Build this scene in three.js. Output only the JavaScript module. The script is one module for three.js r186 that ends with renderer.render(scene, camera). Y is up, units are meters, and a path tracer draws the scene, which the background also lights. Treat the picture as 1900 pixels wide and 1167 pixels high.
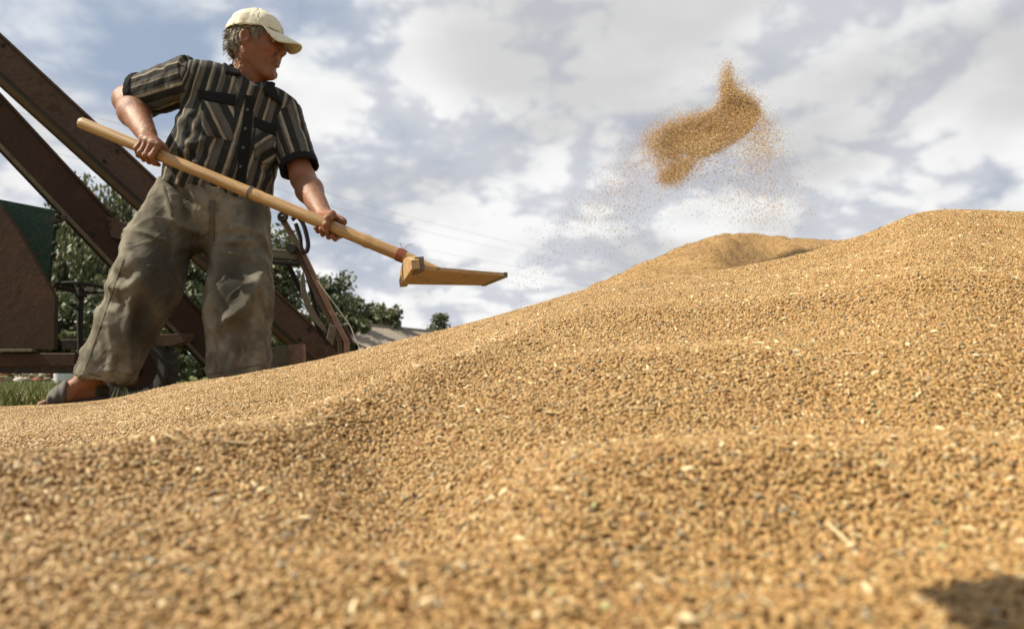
import * as THREE from 'three';
import { mergeGeometries } from 'three/addons/utils/BufferGeometryUtils.js';

// ---------------------------------------------------------------- camera, sky, sun, exposure
const scene = new THREE.Scene();
const FPX = 1455, CX = 950, CYP = 583.5, HORIZON = 695, CAMY = 0.15;
const PITCH = Math.atan((HORIZON - CYP) / FPX);
const camera = new THREE.PerspectiveCamera(2 * Math.atan(CYP / FPX) * 180 / Math.PI, 1900 / 1167, 0.02, 900);
camera.position.set(0, CAMY, 0);
camera.rotation.set(PITCH, 0, 0);
camera.focus = 1.95;
camera.userData.fStop = 5.2;
const renderer = new THREE.WebGLRenderer();
renderer.toneMapping = THREE.LinearToneMapping;
renderer.toneMappingExposure = 2.0;
renderer.shadowMap.enabled = true;

const SUN_EL = 45 * Math.PI / 180, SUN_BACK = -4 * Math.PI / 180;      // from the left, square to the view
const SUN = new THREE.Vector3(-Math.cos(SUN_BACK) * Math.cos(SUN_EL), Math.sin(SUN_EL), Math.sin(SUN_BACK) * Math.cos(SUN_EL));
const sun = new THREE.DirectionalLight(new THREE.Color(1.0, 0.90, 0.72), 5.0);
sun.position.copy(SUN).multiplyScalar(30);
sun.target.position.set(0, 0, -3);
sun.castShadow = true;
sun.shadow.mapSize.set(4096, 4096);
Object.assign(sun.shadow.camera, { left: -9, right: 9, top: 9, bottom: -9, near: 1, far: 80 });
scene.add(sun, sun.target);

// ---------------------------------------------------------------- helpers
function rng(seed) { let s = seed >>> 0; return () => { s = (s + 0x6d2b79f5) | 0; let t = Math.imul(s ^ (s >>> 15), 1 | s); t = (t + Math.imul(t ^ (t >>> 7), 61 | t)) ^ t; return ((t ^ (t >>> 14)) >>> 0) / 4294967296; }; }
const V3 = (x, y, z) => new THREE.Vector3(x, y, z);
const clamp = (x, a = 0, b = 1) => (x < a ? a : x > b ? b : x);
const mix = (a, b, t) => a + (b - a) * t;
const sstep = (a, b, x) => { const t = clamp((x - a) / (b - a)); return t * t * (3 - 2 * t); };
const perm = new Uint8Array(512);
{ const r = rng(77), p = [...Array(256).keys()]; for (let i = 255; i > 0; i--) { const j = Math.floor(r() * (i + 1)); [p[i], p[j]] = [p[j], p[i]]; } for (let i = 0; i < 512; i++) perm[i] = p[i & 255]; }
const hv = new Float32Array(256); { const r = rng(5); for (let i = 0; i < 256; i++) hv[i] = r() * 2 - 1; }
function noise3(x, y, z) {
  const xi = Math.floor(x), yi = Math.floor(y), zi = Math.floor(z); x -= xi; y -= yi; z -= zi;
  const u = x * x * x * (x * (x * 6 - 15) + 10), v = y * y * y * (y * (y * 6 - 15) + 10), w = z * z * z * (z * (z * 6 - 15) + 10);
  const X = xi & 255, Y = yi & 255, Z = zi & 255;
  const A = perm[X] + Y, B = perm[X + 1] + Y, AA = perm[A] + Z, AB = perm[A + 1] + Z, BA = perm[B] + Z, BB = perm[B + 1] + Z;
  const l = (a, b, t) => a + (b - a) * t;
  return l(l(l(hv[perm[AA]], hv[perm[BA]], u), l(hv[perm[AB]], hv[perm[BB]], u), v), l(l(hv[perm[AA + 1]], hv[perm[BA + 1]], u), l(hv[perm[AB + 1]], hv[perm[BB + 1]], u), v), w);
}
function noise2(x, y) {
  const xi = Math.floor(x), yi = Math.floor(y); x -= xi; y -= yi;
  const u = x * x * x * (x * (x * 6 - 15) + 10), v = y * y * y * (y * (y * 6 - 15) + 10), A = perm[xi & 255] + (yi & 255), B = perm[(xi & 255) + 1] + (yi & 255);
  const a = hv[perm[A]], b = hv[perm[B]], c = hv[perm[A + 1]], d = hv[perm[B + 1]], e = a + (b - a) * u, f = c + (d - c) * u;
  return e + (f - e) * v;
}
function fb2(x, y, z, o) { let s = 0, a = 0.5; x += z * 31.7; y -= z * 12.9; for (let i = 0; i < o; i++) { s += a * noise2(x, y); a *= 0.52; const t = x * 1.62 - y * 1.22 + 17.3; y = x * 1.22 + y * 1.62 + 5.1; x = t; } return s; }
function fbm(x, y, z, o = 4) { let s = 0, a = 0.5, f = 1; for (let i = 0; i < o; i++) { s += a * noise3(x * f + i * 17.3, y * f + i * 5.1, z * f); a *= 0.5; f *= 2.03; } return s; }

// a pixel of the photograph and a depth in metres give a place
const cP = Math.cos(PITCH), sP = Math.sin(PITCH);
function ray(px, py) { const a = (px - CX) / FPX, b = -(py - CYP) / FPX; return V3(a, b * cP + sP, b * sP - cP); }
function at(px, py, d) { const r = ray(px, py); const k = d / -r.z; return V3(r.x * k, CAMY + r.y * k, -d); }
function project(v) { const y = v.y - CAMY, z = v.z; const yc = y * cP + z * sP, zz = -y * sP + z * cP; return [CX + FPX * v.x / -zz, CYP - FPX * yc / -zz]; }
const spline = (pts) => { const xs = pts.map((p) => p[0]), ys = pts.map((p) => p[1]); return (x) => { if (x <= xs[0]) return ys[0]; const n = xs.length; if (x >= xs[n - 1]) return ys[n - 1]; let i = 0; while (x > xs[i + 1]) i++; const t = (x - xs[i]) / (xs[i + 1] - xs[i]); const m = (k) => (k <= 0 ? (ys[1] - ys[0]) / (xs[1] - xs[0]) : k >= n - 1 ? (ys[n - 1] - ys[n - 2]) / (xs[n - 1] - xs[n - 2]) : (ys[k + 1] - ys[k - 1]) / (xs[k + 1] - xs[k - 1])); const h = xs[i + 1] - xs[i], t2 = t * t, t3 = t2 * t; return (2 * t3 - 3 * t2 + 1) * ys[i] + (t3 - 2 * t2 + t) * h * m(i) + (-2 * t3 + 3 * t2) * ys[i + 1] + (t3 - t2) * h * m(i + 1); }; };

const used = {};
const numbered = (n) => { used[n] = (used[n] ?? -1) + 1; return used[n] ? n + '_' + String(used[n]).padStart(3, '0') : n; };
function tag(o, label, category, group, kind) { o.userData.label = label; o.userData.category = category; if (group) o.userData.group = group; if (kind) o.userData.kind = kind; return o; }
function mesh(name, geo, mat, parent) { const m = new THREE.Mesh(geo, mat); m.name = parent ? name : numbered(name); m.castShadow = m.receiveShadow = true; (parent || scene).add(m); return m; }
function thing(name, label, category, pos, group) { const g = new THREE.Group(); g.name = numbered(name); if (pos) g.position.copy(pos); tag(g, label, category, group); scene.add(g); return g; }
// world-space geometry re-based to a group's own position
const rebase = (geo, g) => geo.translate(-g.position.x, -g.position.y, -g.position.z);

function tex(w, h, f, srgb = true) {
  const d = new Uint8Array(w * h * 4);
  for (let y = 0; y < h; y++) for (let x = 0; x < w; x++) { const c = f(x / w, y / h, x, y), o = (y * w + x) * 4; for (let k = 0; k < 3; k++) d[o + k] = clamp(Array.isArray(c) ? c[k] : c) * 255; d[o + 3] = 255; }
  const t = new THREE.DataTexture(d, w, h); t.wrapS = t.wrapT = THREE.RepeatWrapping; t.magFilter = THREE.LinearFilter; t.minFilter = THREE.LinearMipmapLinearFilter; if (srgb) t.colorSpace = THREE.SRGBColorSpace; t.needsUpdate = true; return t;
}
const rep = (t, x, y) => { const c = t.clone(); c.repeat.set(x, y); c.needsUpdate = true; return c; };
// tileable noise on the unit square
const tn = (u, v, f, s = 0) => { const a = u * 2 * Math.PI, b = v * 2 * Math.PI, k = f / (2 * Math.PI); return fbm(Math.cos(a) * k + s, Math.sin(a) * k + Math.cos(b) * k + 9.1, Math.sin(b) * k + s * 2.3, 4); };

// ---------------------------------------------------------------- sky: broken cloud, soft grey above, small bright heads lower down, air between
{
  const W = 2304, H = 1152, data = new Float32Array(W * H * 4);
  const dirOf = (px, py) => ray(px, py).normalize();
  const bil = (x, y, z, o) => { let s = 0, a = 0.5; x += z * 31.7; y -= z * 12.9; for (let i = 0; i < o; i++) { s += a * (Math.abs(noise2(x, y)) * 2.6 - 0.85); a *= 0.53; const t = x * 1.62 - y * 1.22 + 17.3; y = x * 1.22 + y * 1.62 + 5.1; x = t; } return s; };
  // [towards, half angle, more (+) or less (-) cloud]
  const gaps = [[dirOf(60, 10), 0.17, -0.75], [dirOf(310, 50), 0.15, -0.62], [dirOf(1820, 215), 0.034, -0.5], [dirOf(1345, 385), 0.045, -0.40], [dirOf(1580, 335), 0.05, -0.25], [dirOf(1880, 310), 0.05, -0.3], [dirOf(130, 170), 0.07, 0.3], [dirOf(60, 250), 0.1, 0.25], [dirOf(1420, 120), 0.03, -0.3], [dirOf(830, 540), 0.06, -0.1], [dirOf(1700, 60), 0.2, 0.3]];
  for (let r = 0; r < H; r++) {
    const el = ((r + 0.5) / H - 0.5) * Math.PI, y = Math.sin(el), ce = Math.cos(el);
    for (let c = 0; c < W; c++) {
      const o = (r * W + c) * 4; data[o + 3] = 1;
      if (y < -0.02) { data[o] = 0.17; data[o + 1] = 0.16; data[o + 2] = 0.14; continue; }
      const az = ((c + 0.5) / W - 0.5) * 2 * Math.PI, x = Math.cos(az) * ce, z = Math.sin(az) * ce;
      const k = 1 / (Math.max(y, 0) + 0.30), px = x * k, pz = z * k;
      const qx = px + fb2(px * 1.7 + 3.7, pz * 1.7, 1.3, 2) * 0.10, qz = pz + fb2(px * 1.7 - 8.2, pz * 1.7 + 4.4, 6.1, 2) * 0.10;
      const big = fb2(qx * 2.0 + 11.4, qz * 2.0 + 2.7, 0.2, 3), mid = bil(qx * 3.1, qz * 3.1 + 3.3, 3.1, 6), fine = bil(qx * 9 + 5, qz * 9, 7.7, 5), wisp = fb2(qx * 7 + 40, qz * 7, 4.7, 6);
      let cov = 0.97 + big * 0.62 + mid * 0.40 + fine * 0.12 + wisp * 0.34;
      for (const [d, s, a] of gaps) { const q = 1 - (x * d.x + y * d.y + z * d.z); if (q < s * s * 3) cov += a * Math.exp(-q * 2 / (s * s)); }
      const alpha = sstep(-0.05, 0.95, cov);
      const thick = sstep(0.35, 1.25, 0.75 + fb2(qx * 2.6 + 30, qz * 2.6, 9.3, 5) * 1.0 + big * 0.5);
      const heads = sstep(0.05, 0.68, mid * 0.75 + fine * 0.55 + wisp * 0.25 + 0.30);
      const cs = x * SUN.x + y * SUN.y + z * SUN.z, glow = Math.pow(clamp(cs * 0.5 + 0.5), 6), horizon = Math.exp(-Math.max(y, 0) * 6);
      const blue = [mix(0.30, 0.53, horizon), mix(0.38, 0.565, horizon), mix(0.515, 0.63, horizon)];
      const lit = mix(0.80, 0.56, thick * 0.85) * (1 + 0.10 * horizon) * (1 + 0.30 * (heads - 0.5) * (1.25 - 0.6 * thick));
      const cl = [lit * mix(0.97, 1.0, heads), lit * mix(0.99, 1.0, heads), lit * mix(1.06, 0.985, heads)];
      for (let i = 0; i < 3; i++) data[o + i] = mix(blue[i], cl[i], alpha * 0.95) * (1 + glow * 0.35) / 2.0;
    }
  }
  const t = new THREE.DataTexture(data, W, H, THREE.RGBAFormat, THREE.FloatType);
  t.mapping = THREE.EquirectangularReflectionMapping; t.magFilter = THREE.LinearFilter; t.minFilter = THREE.LinearFilter; t.needsUpdate = true;
  scene.background = t; scene.environment = t;
}
console.log('sky done');

// ---------------------------------------------------------------- ground and the heaps of wheat
const C = (r, g, b) => new THREE.Color().setRGB(r, g, b);
const smin = (a, b, k) => { const h = clamp(0.5 + 0.5 * (b - a) / k); return mix(b, a, h) - k * h * (1 - h); };
const smax = (a, b, k) => -smin(-a, -b, k);

// skyline of the near heap: picture column, row, distance
const crest = [[-900, 792, 2.4], [-300, 778, 2.9], [0, 764, 2.9], [200, 745, 2.8], [330, 718, 2.5], [440, 702, 2.36], [560, 680, 2.34], [640, 660, 2.34], [760, 631, 2.32], [880, 600, 2.32], [980, 571, 2.34], [1090, 540, 2.36], [1200, 524, 2.4], [1300, 511, 2.42], [1400, 495, 2.44], [1500, 473, 2.44], [1580, 451, 2.44], [1650, 425, 2.42], [1710, 402, 2.42], [1780, 394, 2.42], [1900, 398, 2.45], [2100, 402, 2.5], [2500, 430, 2.6]].map(([x, y, d]) => { const p = at(x, y, d); return [(x - CX) / FPX, d, p.y]; });
const table = (f) => { const t = Float32Array.from({ length: 3001 }, (_, i) => f(-1.5 + i / 1000)); return (u) => { const a = clamp((u + 1.5) * 1000, 0, 2999.99), i = Math.floor(a); return mix(t[i], t[i + 1], a - i); }; };
const crestD = table(spline(crest.map((c) => [c[0], c[1]]))), crestH = table(spline(crest.map((c) => [c[0], c[2]])));
// low dunes and hollows in the near slope: polyline of [x, distance], half width, height
const dunes = [
  [[[-0.75, 0.60], [-0.42, 0.66], [-0.25, 0.84], [-0.18, 1.10], [-0.02, 1.30]], 0.095, 0.034],
  [[[-0.16, 0.86], [-0.085, 0.68], [-0.05, 0.54]], 0.07, -0.034],
  [[[-0.02, 0.50], [0.04, 0.62], [0.22, 0.67], [0.42, 0.64], [0.6, 0.58]], 0.09, 0.020],
  [[[0.0, 0.80], [0.25, 0.84], [0.5, 0.80]], 0.09, -0.012],
  [[[-0.05, 1.12], [0.12, 1.12], [0.3, 1.06]], 0.10, 0.014],
  [[[0.06, 1.55], [0.4, 1.44], [0.72, 1.36], [0.98, 1.22]], 0.12, 0.026],
  [[[-0.8, 1.1], [-0.5, 1.25], [-0.32, 1.5]], 0.16, -0.014],
];
function duneAt(x, d) {
  let s = 0;
  for (const [pl, w, h] of dunes) {
    let m = 1e9;
    for (let i = 0; i + 1 < pl.length; i++) { const ax = pl[i][0], ad = pl[i][1], bx = pl[i + 1][0] - ax, bd = pl[i + 1][1] - ad, t = clamp(((x - ax) * bx + (d - ad) * bd) / (bx * bx + bd * bd)), ex = x - ax - bx * t, ed = d - ad - bd * t, q = ex * ex + ed * ed; if (q < m) m = q; }
    if (m < 9 * w * w) s += h * Math.exp(-m / (w * w));
  }
  return s;
}
function heapY(x, d) {
  const de = smax(d, 0.42, 0.25), u = clamp(x / de, -1.5, 1.35);
  const D = crestD(u), H = crestH(u), h0 = 0.052 + 0.012 * u, k = 0.045, t = (d - 0.62) / (D - 0.62);
  const rise = smax(h0 + (H + k * 0.25 - h0) * t, h0 - 0.012, 0.03), fall = H + k * 0.25 - 0.40 * (d - D);
  let y = smin(rise, fall, k);
  const near = sstep(0, 0.3, d) * (1 - sstep(D - 0.45, D - 0.1, d));
  y += duneAt(x, d) * near;
  y += (fbm(x * 2.6 + 4, d * 2.6, 2.2, 3) * 0.016 + fbm(x * 9 + 1, d * 9, 5.2, 2) * 0.005) * sstep(-0.1, 0.4, d) * mix(1, 0.35, sstep(D - 0.3, D, d));
  return smax(y, -0.03 + 0.02 * sstep(1.5, 3, d), 0.03);
}
// the same heights on a fine grid, for laying kernels
const HG = { x0: -2.5, d0: 0.1, c: 0.008, nx: 626, nd: 345 }; HG.v = new Float32Array(HG.nx * HG.nd);
for (let j = 0; j < HG.nd; j++) for (let i = 0; i < HG.nx; i++) HG.v[j * HG.nx + i] = heapY(HG.x0 + i * HG.c, HG.d0 + j * HG.c);
function heapG(x, d) { const a = clamp((x - HG.x0) / HG.c, 0, HG.nx - 1.01), b = clamp((d - HG.d0) / HG.c, 0, HG.nd - 1.01), i = Math.floor(a), j = Math.floor(b), u = a - i, v = b - j, o = j * HG.nx + i; return mix(mix(HG.v[o], HG.v[o + 1], u), mix(HG.v[o + HG.nx], HG.v[o + HG.nx + 1], u), v); }
function field(x0, x1, nx, d0, d1, nd, fx, fd, yf) {
  const pos = [], uv = [], idx = [];
  for (let j = 0; j <= nd; j++) for (let i = 0; i <= nx; i++) { const x = fx(i / nx), d = fd(j / nd); pos.push(x, yf(x, d), -d); uv.push(x, d); }
  for (let j = 0; j < nd; j++) for (let i = 0; i < nx; i++) { const a = j * (nx + 1) + i, b = a + 1, c = a + nx + 1, e = c + 1; idx.push(a, b, c, b, e, c); }
  const g = new THREE.BufferGeometry(); g.setAttribute('position', new THREE.Float32BufferAttribute(pos, 3)); g.setAttribute('uv', new THREE.Float32BufferAttribute(uv, 2)); g.setIndex(idx); g.computeVertexNormals(); return g;
}
// wheat as a surface: kernels seen from above, colour and relief in metres
const grainTile = (() => {
  const S = 1024, hgt = new Float32Array(S * S), col = new Float32Array(S * S * 3), r = rng(31);
  const L = S / 0.36;                                                  // 0.36 m a tile
  hgt.fill(-1); for (let i = 0; i < S * S; i++) { col[i * 3] = 0.20; col[i * 3 + 1] = 0.12; col[i * 3 + 2] = 0.045; }
  for (let n = 0; n < 26000; n++) {
    const cx = r() * S, cy = r() * S, a = r() * Math.PI, la = 0.0031 * L * (0.85 + r() * 0.3), lb = 0.0017 * L * (0.85 + r() * 0.3), z = r() * 0.8, ca = Math.cos(a), sa = Math.sin(a), R = Math.ceil(la);
    const c = kernelColor(r), dz = (r() - 0.5) * 0.8;
    for (let y = -R; y <= R; y++) for (let x = -R; x <= R; x++) {
      const p = (x * ca + y * sa) / la, q = (-x * sa + y * ca) / lb, e = p * p + q * q; if (e > 1) continue;
      const h = z + Math.sqrt(1 - e) * 0.9 + p * dz * 0.5, X = ((Math.floor(cx) + x) % S + S) % S, Y = ((Math.floor(cy) + y) % S + S) % S, o = Y * S + X;
      if (h > hgt[o]) { hgt[o] = h; col[o * 3] = c[0]; col[o * 3 + 1] = c[1]; col[o * 3 + 2] = c[2]; }
    }
  }
  const g = (v) => Math.pow(clamp(v), 1 / 2.2);
  return { map: tex(S, S, (u, v, x, y) => { const o = (y * S + x) * 3; return [g(col[o]), g(col[o + 1]), g(col[o + 2])]; }), bump: tex(S, S, (u, v, x, y) => clamp((hgt[y * S + x] + 1) / 2.7), false) };
})();
function kernelColor(r) {
  const q = r(), v = 0.52 + r() * 0.27;
  let c = q < 0.62 ? [0.412, 0.240, 0.074] : q < 0.79 ? [0.480, 0.315, 0.120] : q < 0.92 ? [0.34, 0.172, 0.046] : q < 0.975 ? [0.56, 0.42, 0.21] : [0.24, 0.20, 0.125];
  const h = (r() - 0.5) * 0.06;
  return [c[0] * v, c[1] * v * (1 + h), c[2] * v * (1 + h * 2)];
}
const heapMat = new THREE.MeshStandardMaterial({ map: rep(grainTile.map, 1 / 0.36, 1 / 0.36), bumpMap: rep(grainTile.bump, 1 / 0.36, 1 / 0.36), bumpScale: 0.003, roughness: 0.75 });

const heap = new THREE.Group(); heap.name = numbered('wheat_heap'); scene.add(heap);
tag(heap, 'large golden heap of loose wheat grain filling the foreground, rising to the right', 'grain heap', null, 'stuff');
{
  const fx = (t) => { const s = t * 2 - 1; return 0.35 + Math.sign(s) * (Math.abs(s) * 1.0 + Math.pow(Math.abs(s), 3) * 3.4); };
  const fd = (t) => -1.3 + t * 1.6 * 1.4 + Math.pow(t, 1.6) * 3.3;
  mesh('heap_surface', field(0, 0, 420, 0, 0, 330, fx, fd, (x, d) => heapY(x, d) - 0.0016 * (1 - sstep(2.3, 2.7, d))), heapMat, heap);
}
// one wheat kernel, about 6.4 x 3.3 x 3 mm, with its crease
function kernelGeo(nl, nr, L, Wd, T, crease) {
  const pos = [], idx = [];
  pos.push(-L / 2, 0, 0);
  for (let i = 1; i < nl; i++) { const t = i / nl * Math.PI, x = -Math.cos(t) * L / 2, rr = Math.pow(Math.sin(t), 0.8) * (1 - 0.12 * Math.cos(t)); for (let j = 0; j < nr; j++) { const a = j / nr * 2 * Math.PI; let k = rr; if (Math.abs(a - 1.5 * Math.PI) < 0.1) k *= 1 - crease; pos.push(x, Math.sin(a) * k * T / 2, Math.cos(a) * k * Wd / 2); } }
  pos.push(L / 2, 0, 0); const last = pos.length / 3 - 1;
  for (let j = 0; j < nr; j++) { const k = (j + 1) % nr; idx.push(0, 1 + j, 1 + k); idx.push(last, last - nr + k, last - nr + j); for (let i = 0; i < nl - 2; i++) { const a = 1 + i * nr + j, b = 1 + i * nr + k, c = a + nr, e = b + nr; idx.push(a, c, b, b, c, e); } }
  const g = new THREE.BufferGeometry(); g.setAttribute('position', new THREE.Float32BufferAttribute(pos, 3)); g.setIndex(idx); g.computeVertexNormals(); return g;
}
const kernelMat = new THREE.MeshStandardMaterial({ color: 0xffffff, roughness: 0.55 });
const airborneMat = new THREE.MeshPhysicalMaterial({ color: 0xffffff, roughness: 0.8, transmission: 0.35, thickness: 0 });
const chaffMat = new THREE.MeshPhysicalMaterial({ color: 0xffffff, roughness: 0.8, side: THREE.DoubleSide });
const QUALITY = 1;
function scatter(name, geo, mat, n, seed, place, color, parent) {
  const im = new THREE.InstancedMesh(geo, mat, n); im.name = name; im.castShadow = im.receiveShadow = true; im.userData.kind = 'stuff';
  const r = rng(seed), M = new THREE.Matrix4(), c = new THREE.Color(); let k = 0;
  for (let i = 0; i < n; i++) { if (!place(r, M)) continue; im.setMatrixAt(k, M); const q = color(r); c.setRGB(q[0], q[1], q[2]); im.setColorAt(k, c); k++; }
  im.count = k; parent.add(im); return im;
}
const _q = new THREE.Quaternion(), _q2 = new THREE.Quaternion(), _n = V3(0, 1, 0), _s = V3(1, 1, 1), _p = V3(0, 0, 0), UP = V3(0, 1, 0), _e = new THREE.Euler();
function onHeap(lift, tilt, sc0, sc1, far) {
  return (r, M) => {
    let u, d;
    // every direction in view gets the same cover per square metre, thinning out beyond 1.9 m
    for (;;) { d = 0.17 + (far - 0.17) * Math.sqrt(r()); u = (r() * 2 - 1) * 1.15; if (r() < sstep(0.70, 1.15, Math.abs(u))) continue; const D = crestD(u); if (d > D + 0.12 + 0.12 * r()) continue; if (d > 1.9 && r() > mix(1, 0.62, (d - 1.9) / (far - 1.9))) continue; break; }
    const x = u * d, e = 0.010, y = heapG(x, d);
    _n.set(-(heapG(x + e, d) - y) / e, 1, (heapG(x, d + e) - y) / e).normalize();
    _q.setFromUnitVectors(UP, _n);
    const yaw = r() * 6.2832; _e.set((r() - 0.5) * 3.2, yaw, (r() - 0.5) * tilt, 'YZX'); _q2.setFromEuler(_e); _q.multiply(_q2);
    const s = sc0 + r() * (sc1 - sc0); _s.set(s * (0.92 + r() * 0.16), s, s);
    const l = lift(r); _p.set(x + _n.x * l, y + _n.y * l, -d + _n.z * l); M.compose(_p, _q, _s); return true;
  };
}
const kernel = kernelGeo(7, 7, 0.0063, 0.0031, 0.0029, 0.24), kernelB = kernelGeo(6, 7, 0.0054, 0.0032, 0.0030, 0.14);
const FAR = 2.62;
scatter('wheat_kernels', kernel, kernelMat, Math.floor(470000 * QUALITY), 11, onHeap((r) => -0.0016 + r() * 0.0034, 1.1, 0.82, 1.12, FAR), kernelColor, heap);
scatter('plump_kernels', kernelB, kernelMat, Math.floor(270000 * QUALITY), 12, onHeap((r) => -0.0014 + r() * 0.0032, 1.1, 0.82, 1.1, FAR), kernelColor, heap);
console.log('grain done');
// chaff, straw bits and weed seeds lying among the kernels
function flakeGeo(L, Wd, curl) {
  const pos = [], idx = [], n = 5;
  for (let i = 0; i <= n; i++) { const t = i / n, w = Wd * Math.pow(Math.sin(Math.PI * (0.08 + 0.84 * t)), 0.7) / 2, x = (t - 0.5) * L, y = Math.sin(t * 2.6) * curl; pos.push(x, y, -w, x, y + Wd * 0.22, 0, x, y, w); }
  for (let i = 0; i < n; i++) for (let k = 0; k < 2; k++) { const a = i * 3 + k; idx.push(a, a + 1, a + 3, a + 1, a + 4, a + 3); }
  const g = new THREE.BufferGeometry(); g.setAttribute('position', new THREE.Float32BufferAttribute(pos, 3)); g.setIndex(idx); g.computeVertexNormals(); return g;
}
const chaffColor = (r) => { const v = 0.85 + r() * 0.3; return r() < 0.7 ? [0.48 * v, 0.385 * v, 0.225 * v] : [0.43 * v, 0.325 * v, 0.175 * v]; };
scatter('chaff_flakes', flakeGeo(0.0085, 0.0033, 0.0014), chaffMat, 5200, 13, onHeap((r) => 0.0014 + r() * 0.0018, 0.7, 0.5, 1.25, FAR), chaffColor, heap);
scatter('straw_bits', new THREE.CylinderGeometry(0.0009, 0.0011, 0.022, 6).rotateZ(Math.PI / 2), chaffMat, 160, 14, onHeap((r) => 0.003 + r() * 0.002, 0.35, 0.5, 1.3, FAR), chaffColor, heap);
scatter('weed_seeds', kernelGeo(5, 6, 0.005, 0.004, 0.0038, 0), kernelMat, 2600, 15, onHeap((r) => 0.0008 + r() * 0.002, 1.5, 0.6, 1.15, FAR), (r) => { const q = r(); return q < 0.5 ? [0.14, 0.11, 0.075] : q < 0.8 ? [0.24, 0.22, 0.15] : [0.28, 0.28, 0.12]; }, heap);

// the farther mound, behind the crest
const farCrest = spline([[700, 790], [850, 760], [960, 640], [1020, 585], [1090, 543], [1130, 520], [1190, 491], [1230, 474], [1280, 455], [1350, 435], [1385, 432], [1450, 436], [1520, 438], [1600, 436], [1700, 436], [1850, 450], [2300, 560]].map(([x, y]) => [(x - CX) / FPX, at(x, y, 5.3).y]));
function farY(x, d) {
  const u = x / Math.max(d, 3), H = farCrest(u), D = 5.3 + 0.35 * noise2(u * 3, 4.4), k = 0.16;
  const b0 = Math.min(0.1, H - 0.08); let y = smin(b0 + (H - b0) * (d - 3.2) / (D - 3.2) + k * 0.25, H + k * 0.25 - 0.42 * (d - D), k);
  // a long hollow runs down the face, right of the summit
  const hx = x - (1.62 + (d - 5.2) * 0.25); y -= 0.13 * Math.exp(-hx * hx / 0.035) * sstep(3.6, 4.6, d) * (1 - sstep(4.9, 5.4, d));
  y += 0.05 * Math.max(0, fbm(x * 5.5 + 2, d * 5.5, 4.4, 3) - 0.02) * sstep(0.36, 0.14, u) + fbm(x * 2.2, d * 2.2, 8.1, 4) * 0.055 + Math.abs(fbm(x * 7, d * 7, 3.3, 3)) * 0.03;
  return smax(y, -0.04, 0.05);
}
const farHeap = mesh('wheat_mound', field(0, 0, 260, 0, 0, 170, (t) => -1.5 + t * 7.5, (t) => 3.1 + t * 6, farY), heapMat);
scatter('mound_kernels', kernelB, kernelMat, 70000, 17, (r, Mx) => { const d = 3.4 + r() * 2.2, x = (0.02 + r() * 0.62) * d, y = farY(x, d); _q.setFromEuler(_e.set(r() * 6.28, r() * 6.28, r() * 6.28)); const s = 0.9 + r() * 0.3; Mx.compose(_p.set(x, y + 0.001, -d), _q, _s.set(s, s, s)); return true; }, kernelColor, farHeap);
tag(farHeap, 'smooth farther mound of wheat behind the crest, below the thrown grain', 'grain mound', null, 'stuff');

// ground
const grassTex = tex(512, 512, (u, v) => { const n = tn(u, v, 14, 1) + tn(u, v, 60, 5) * 0.8; const k = sstep(-0.3, 0.35, n); return [mix(0.36, 0.42, k), mix(0.37, 0.45, k), mix(0.19, 0.22, k)]; });
const ground = mesh('ground', new THREE.CircleGeometry(420, 96).rotateX(-Math.PI / 2).translate(0, -0.02, 0), new THREE.MeshStandardMaterial({ map: rep(grassTex, 300, 300), roughness: 1 }));
ground.userData.kind = 'structure';

// ---------------------------------------------------------------- materials shared by steel and wood
const rustMap = (base, rust, dark, seed) => tex(512, 512, (u, v) => {
  const a = tn(u, v, 5, seed), b = tn(u, v, 22, seed + 3), c = tn(u, v, 90, seed + 7), k = sstep(-0.05, 0.3, a + b * 0.6), q = sstep(0.18, 0.42, b + c * 0.5);
  const g = (x) => Math.pow(clamp(x * (1 + c * 0.35)), 1 / 2.2);
  return [0, 1, 2].map((i) => g(mix(mix(base[i], rust[i], k), dark[i], q * 0.7)));
});
const bumpTex = tex(512, 512, (u, v) => 0.5 + tn(u, v, 20, 2) * 0.5 + tn(u, v, 80, 8) * 0.4, false);
const paint = (base, rust, dark, seed, scale = 1.2, rough = 0.72) => new THREE.MeshPhysicalMaterial({ map: rep(rustMap(base, rust, dark, seed), scale, scale), bumpMap: rep(bumpTex, scale * 2, scale * 2), bumpScale: 0.0006, roughness: rough + 0.1, specularIntensity: 0.3 });
const M = {
  rust: paint([0.070, 0.046, 0.032], [0.082, 0.050, 0.032], [0.036, 0.022, 0.015], 1),
  rustRed: paint([0.034, 0.020, 0.013], [0.046, 0.024, 0.014], [0.022, 0.013, 0.009], 11),
  pinkRust: paint([0.22, 0.135, 0.098], [0.20, 0.11, 0.07], [0.10, 0.06, 0.04], 21),
  green: paint([0.007, 0.027, 0.018], [0.011, 0.034, 0.022], [0.025, 0.025, 0.015], 31),
  black: paint([0.022, 0.021, 0.02], [0.04, 0.03, 0.025], [0.012, 0.012, 0.012], 41),
  olive: paint([0.11, 0.10, 0.07], [0.13, 0.085, 0.05], [0.05, 0.04, 0.03], 51),
  rubber: new THREE.MeshStandardMaterial({ color: C(0.022, 0.022, 0.021), roughness: 0.85, bumpMap: rep(bumpTex, 6, 6), bumpScale: 0.001 }),
  wire: new THREE.MeshStandardMaterial({ color: C(0.10, 0.10, 0.11), roughness: 0.7 }),
};
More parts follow.
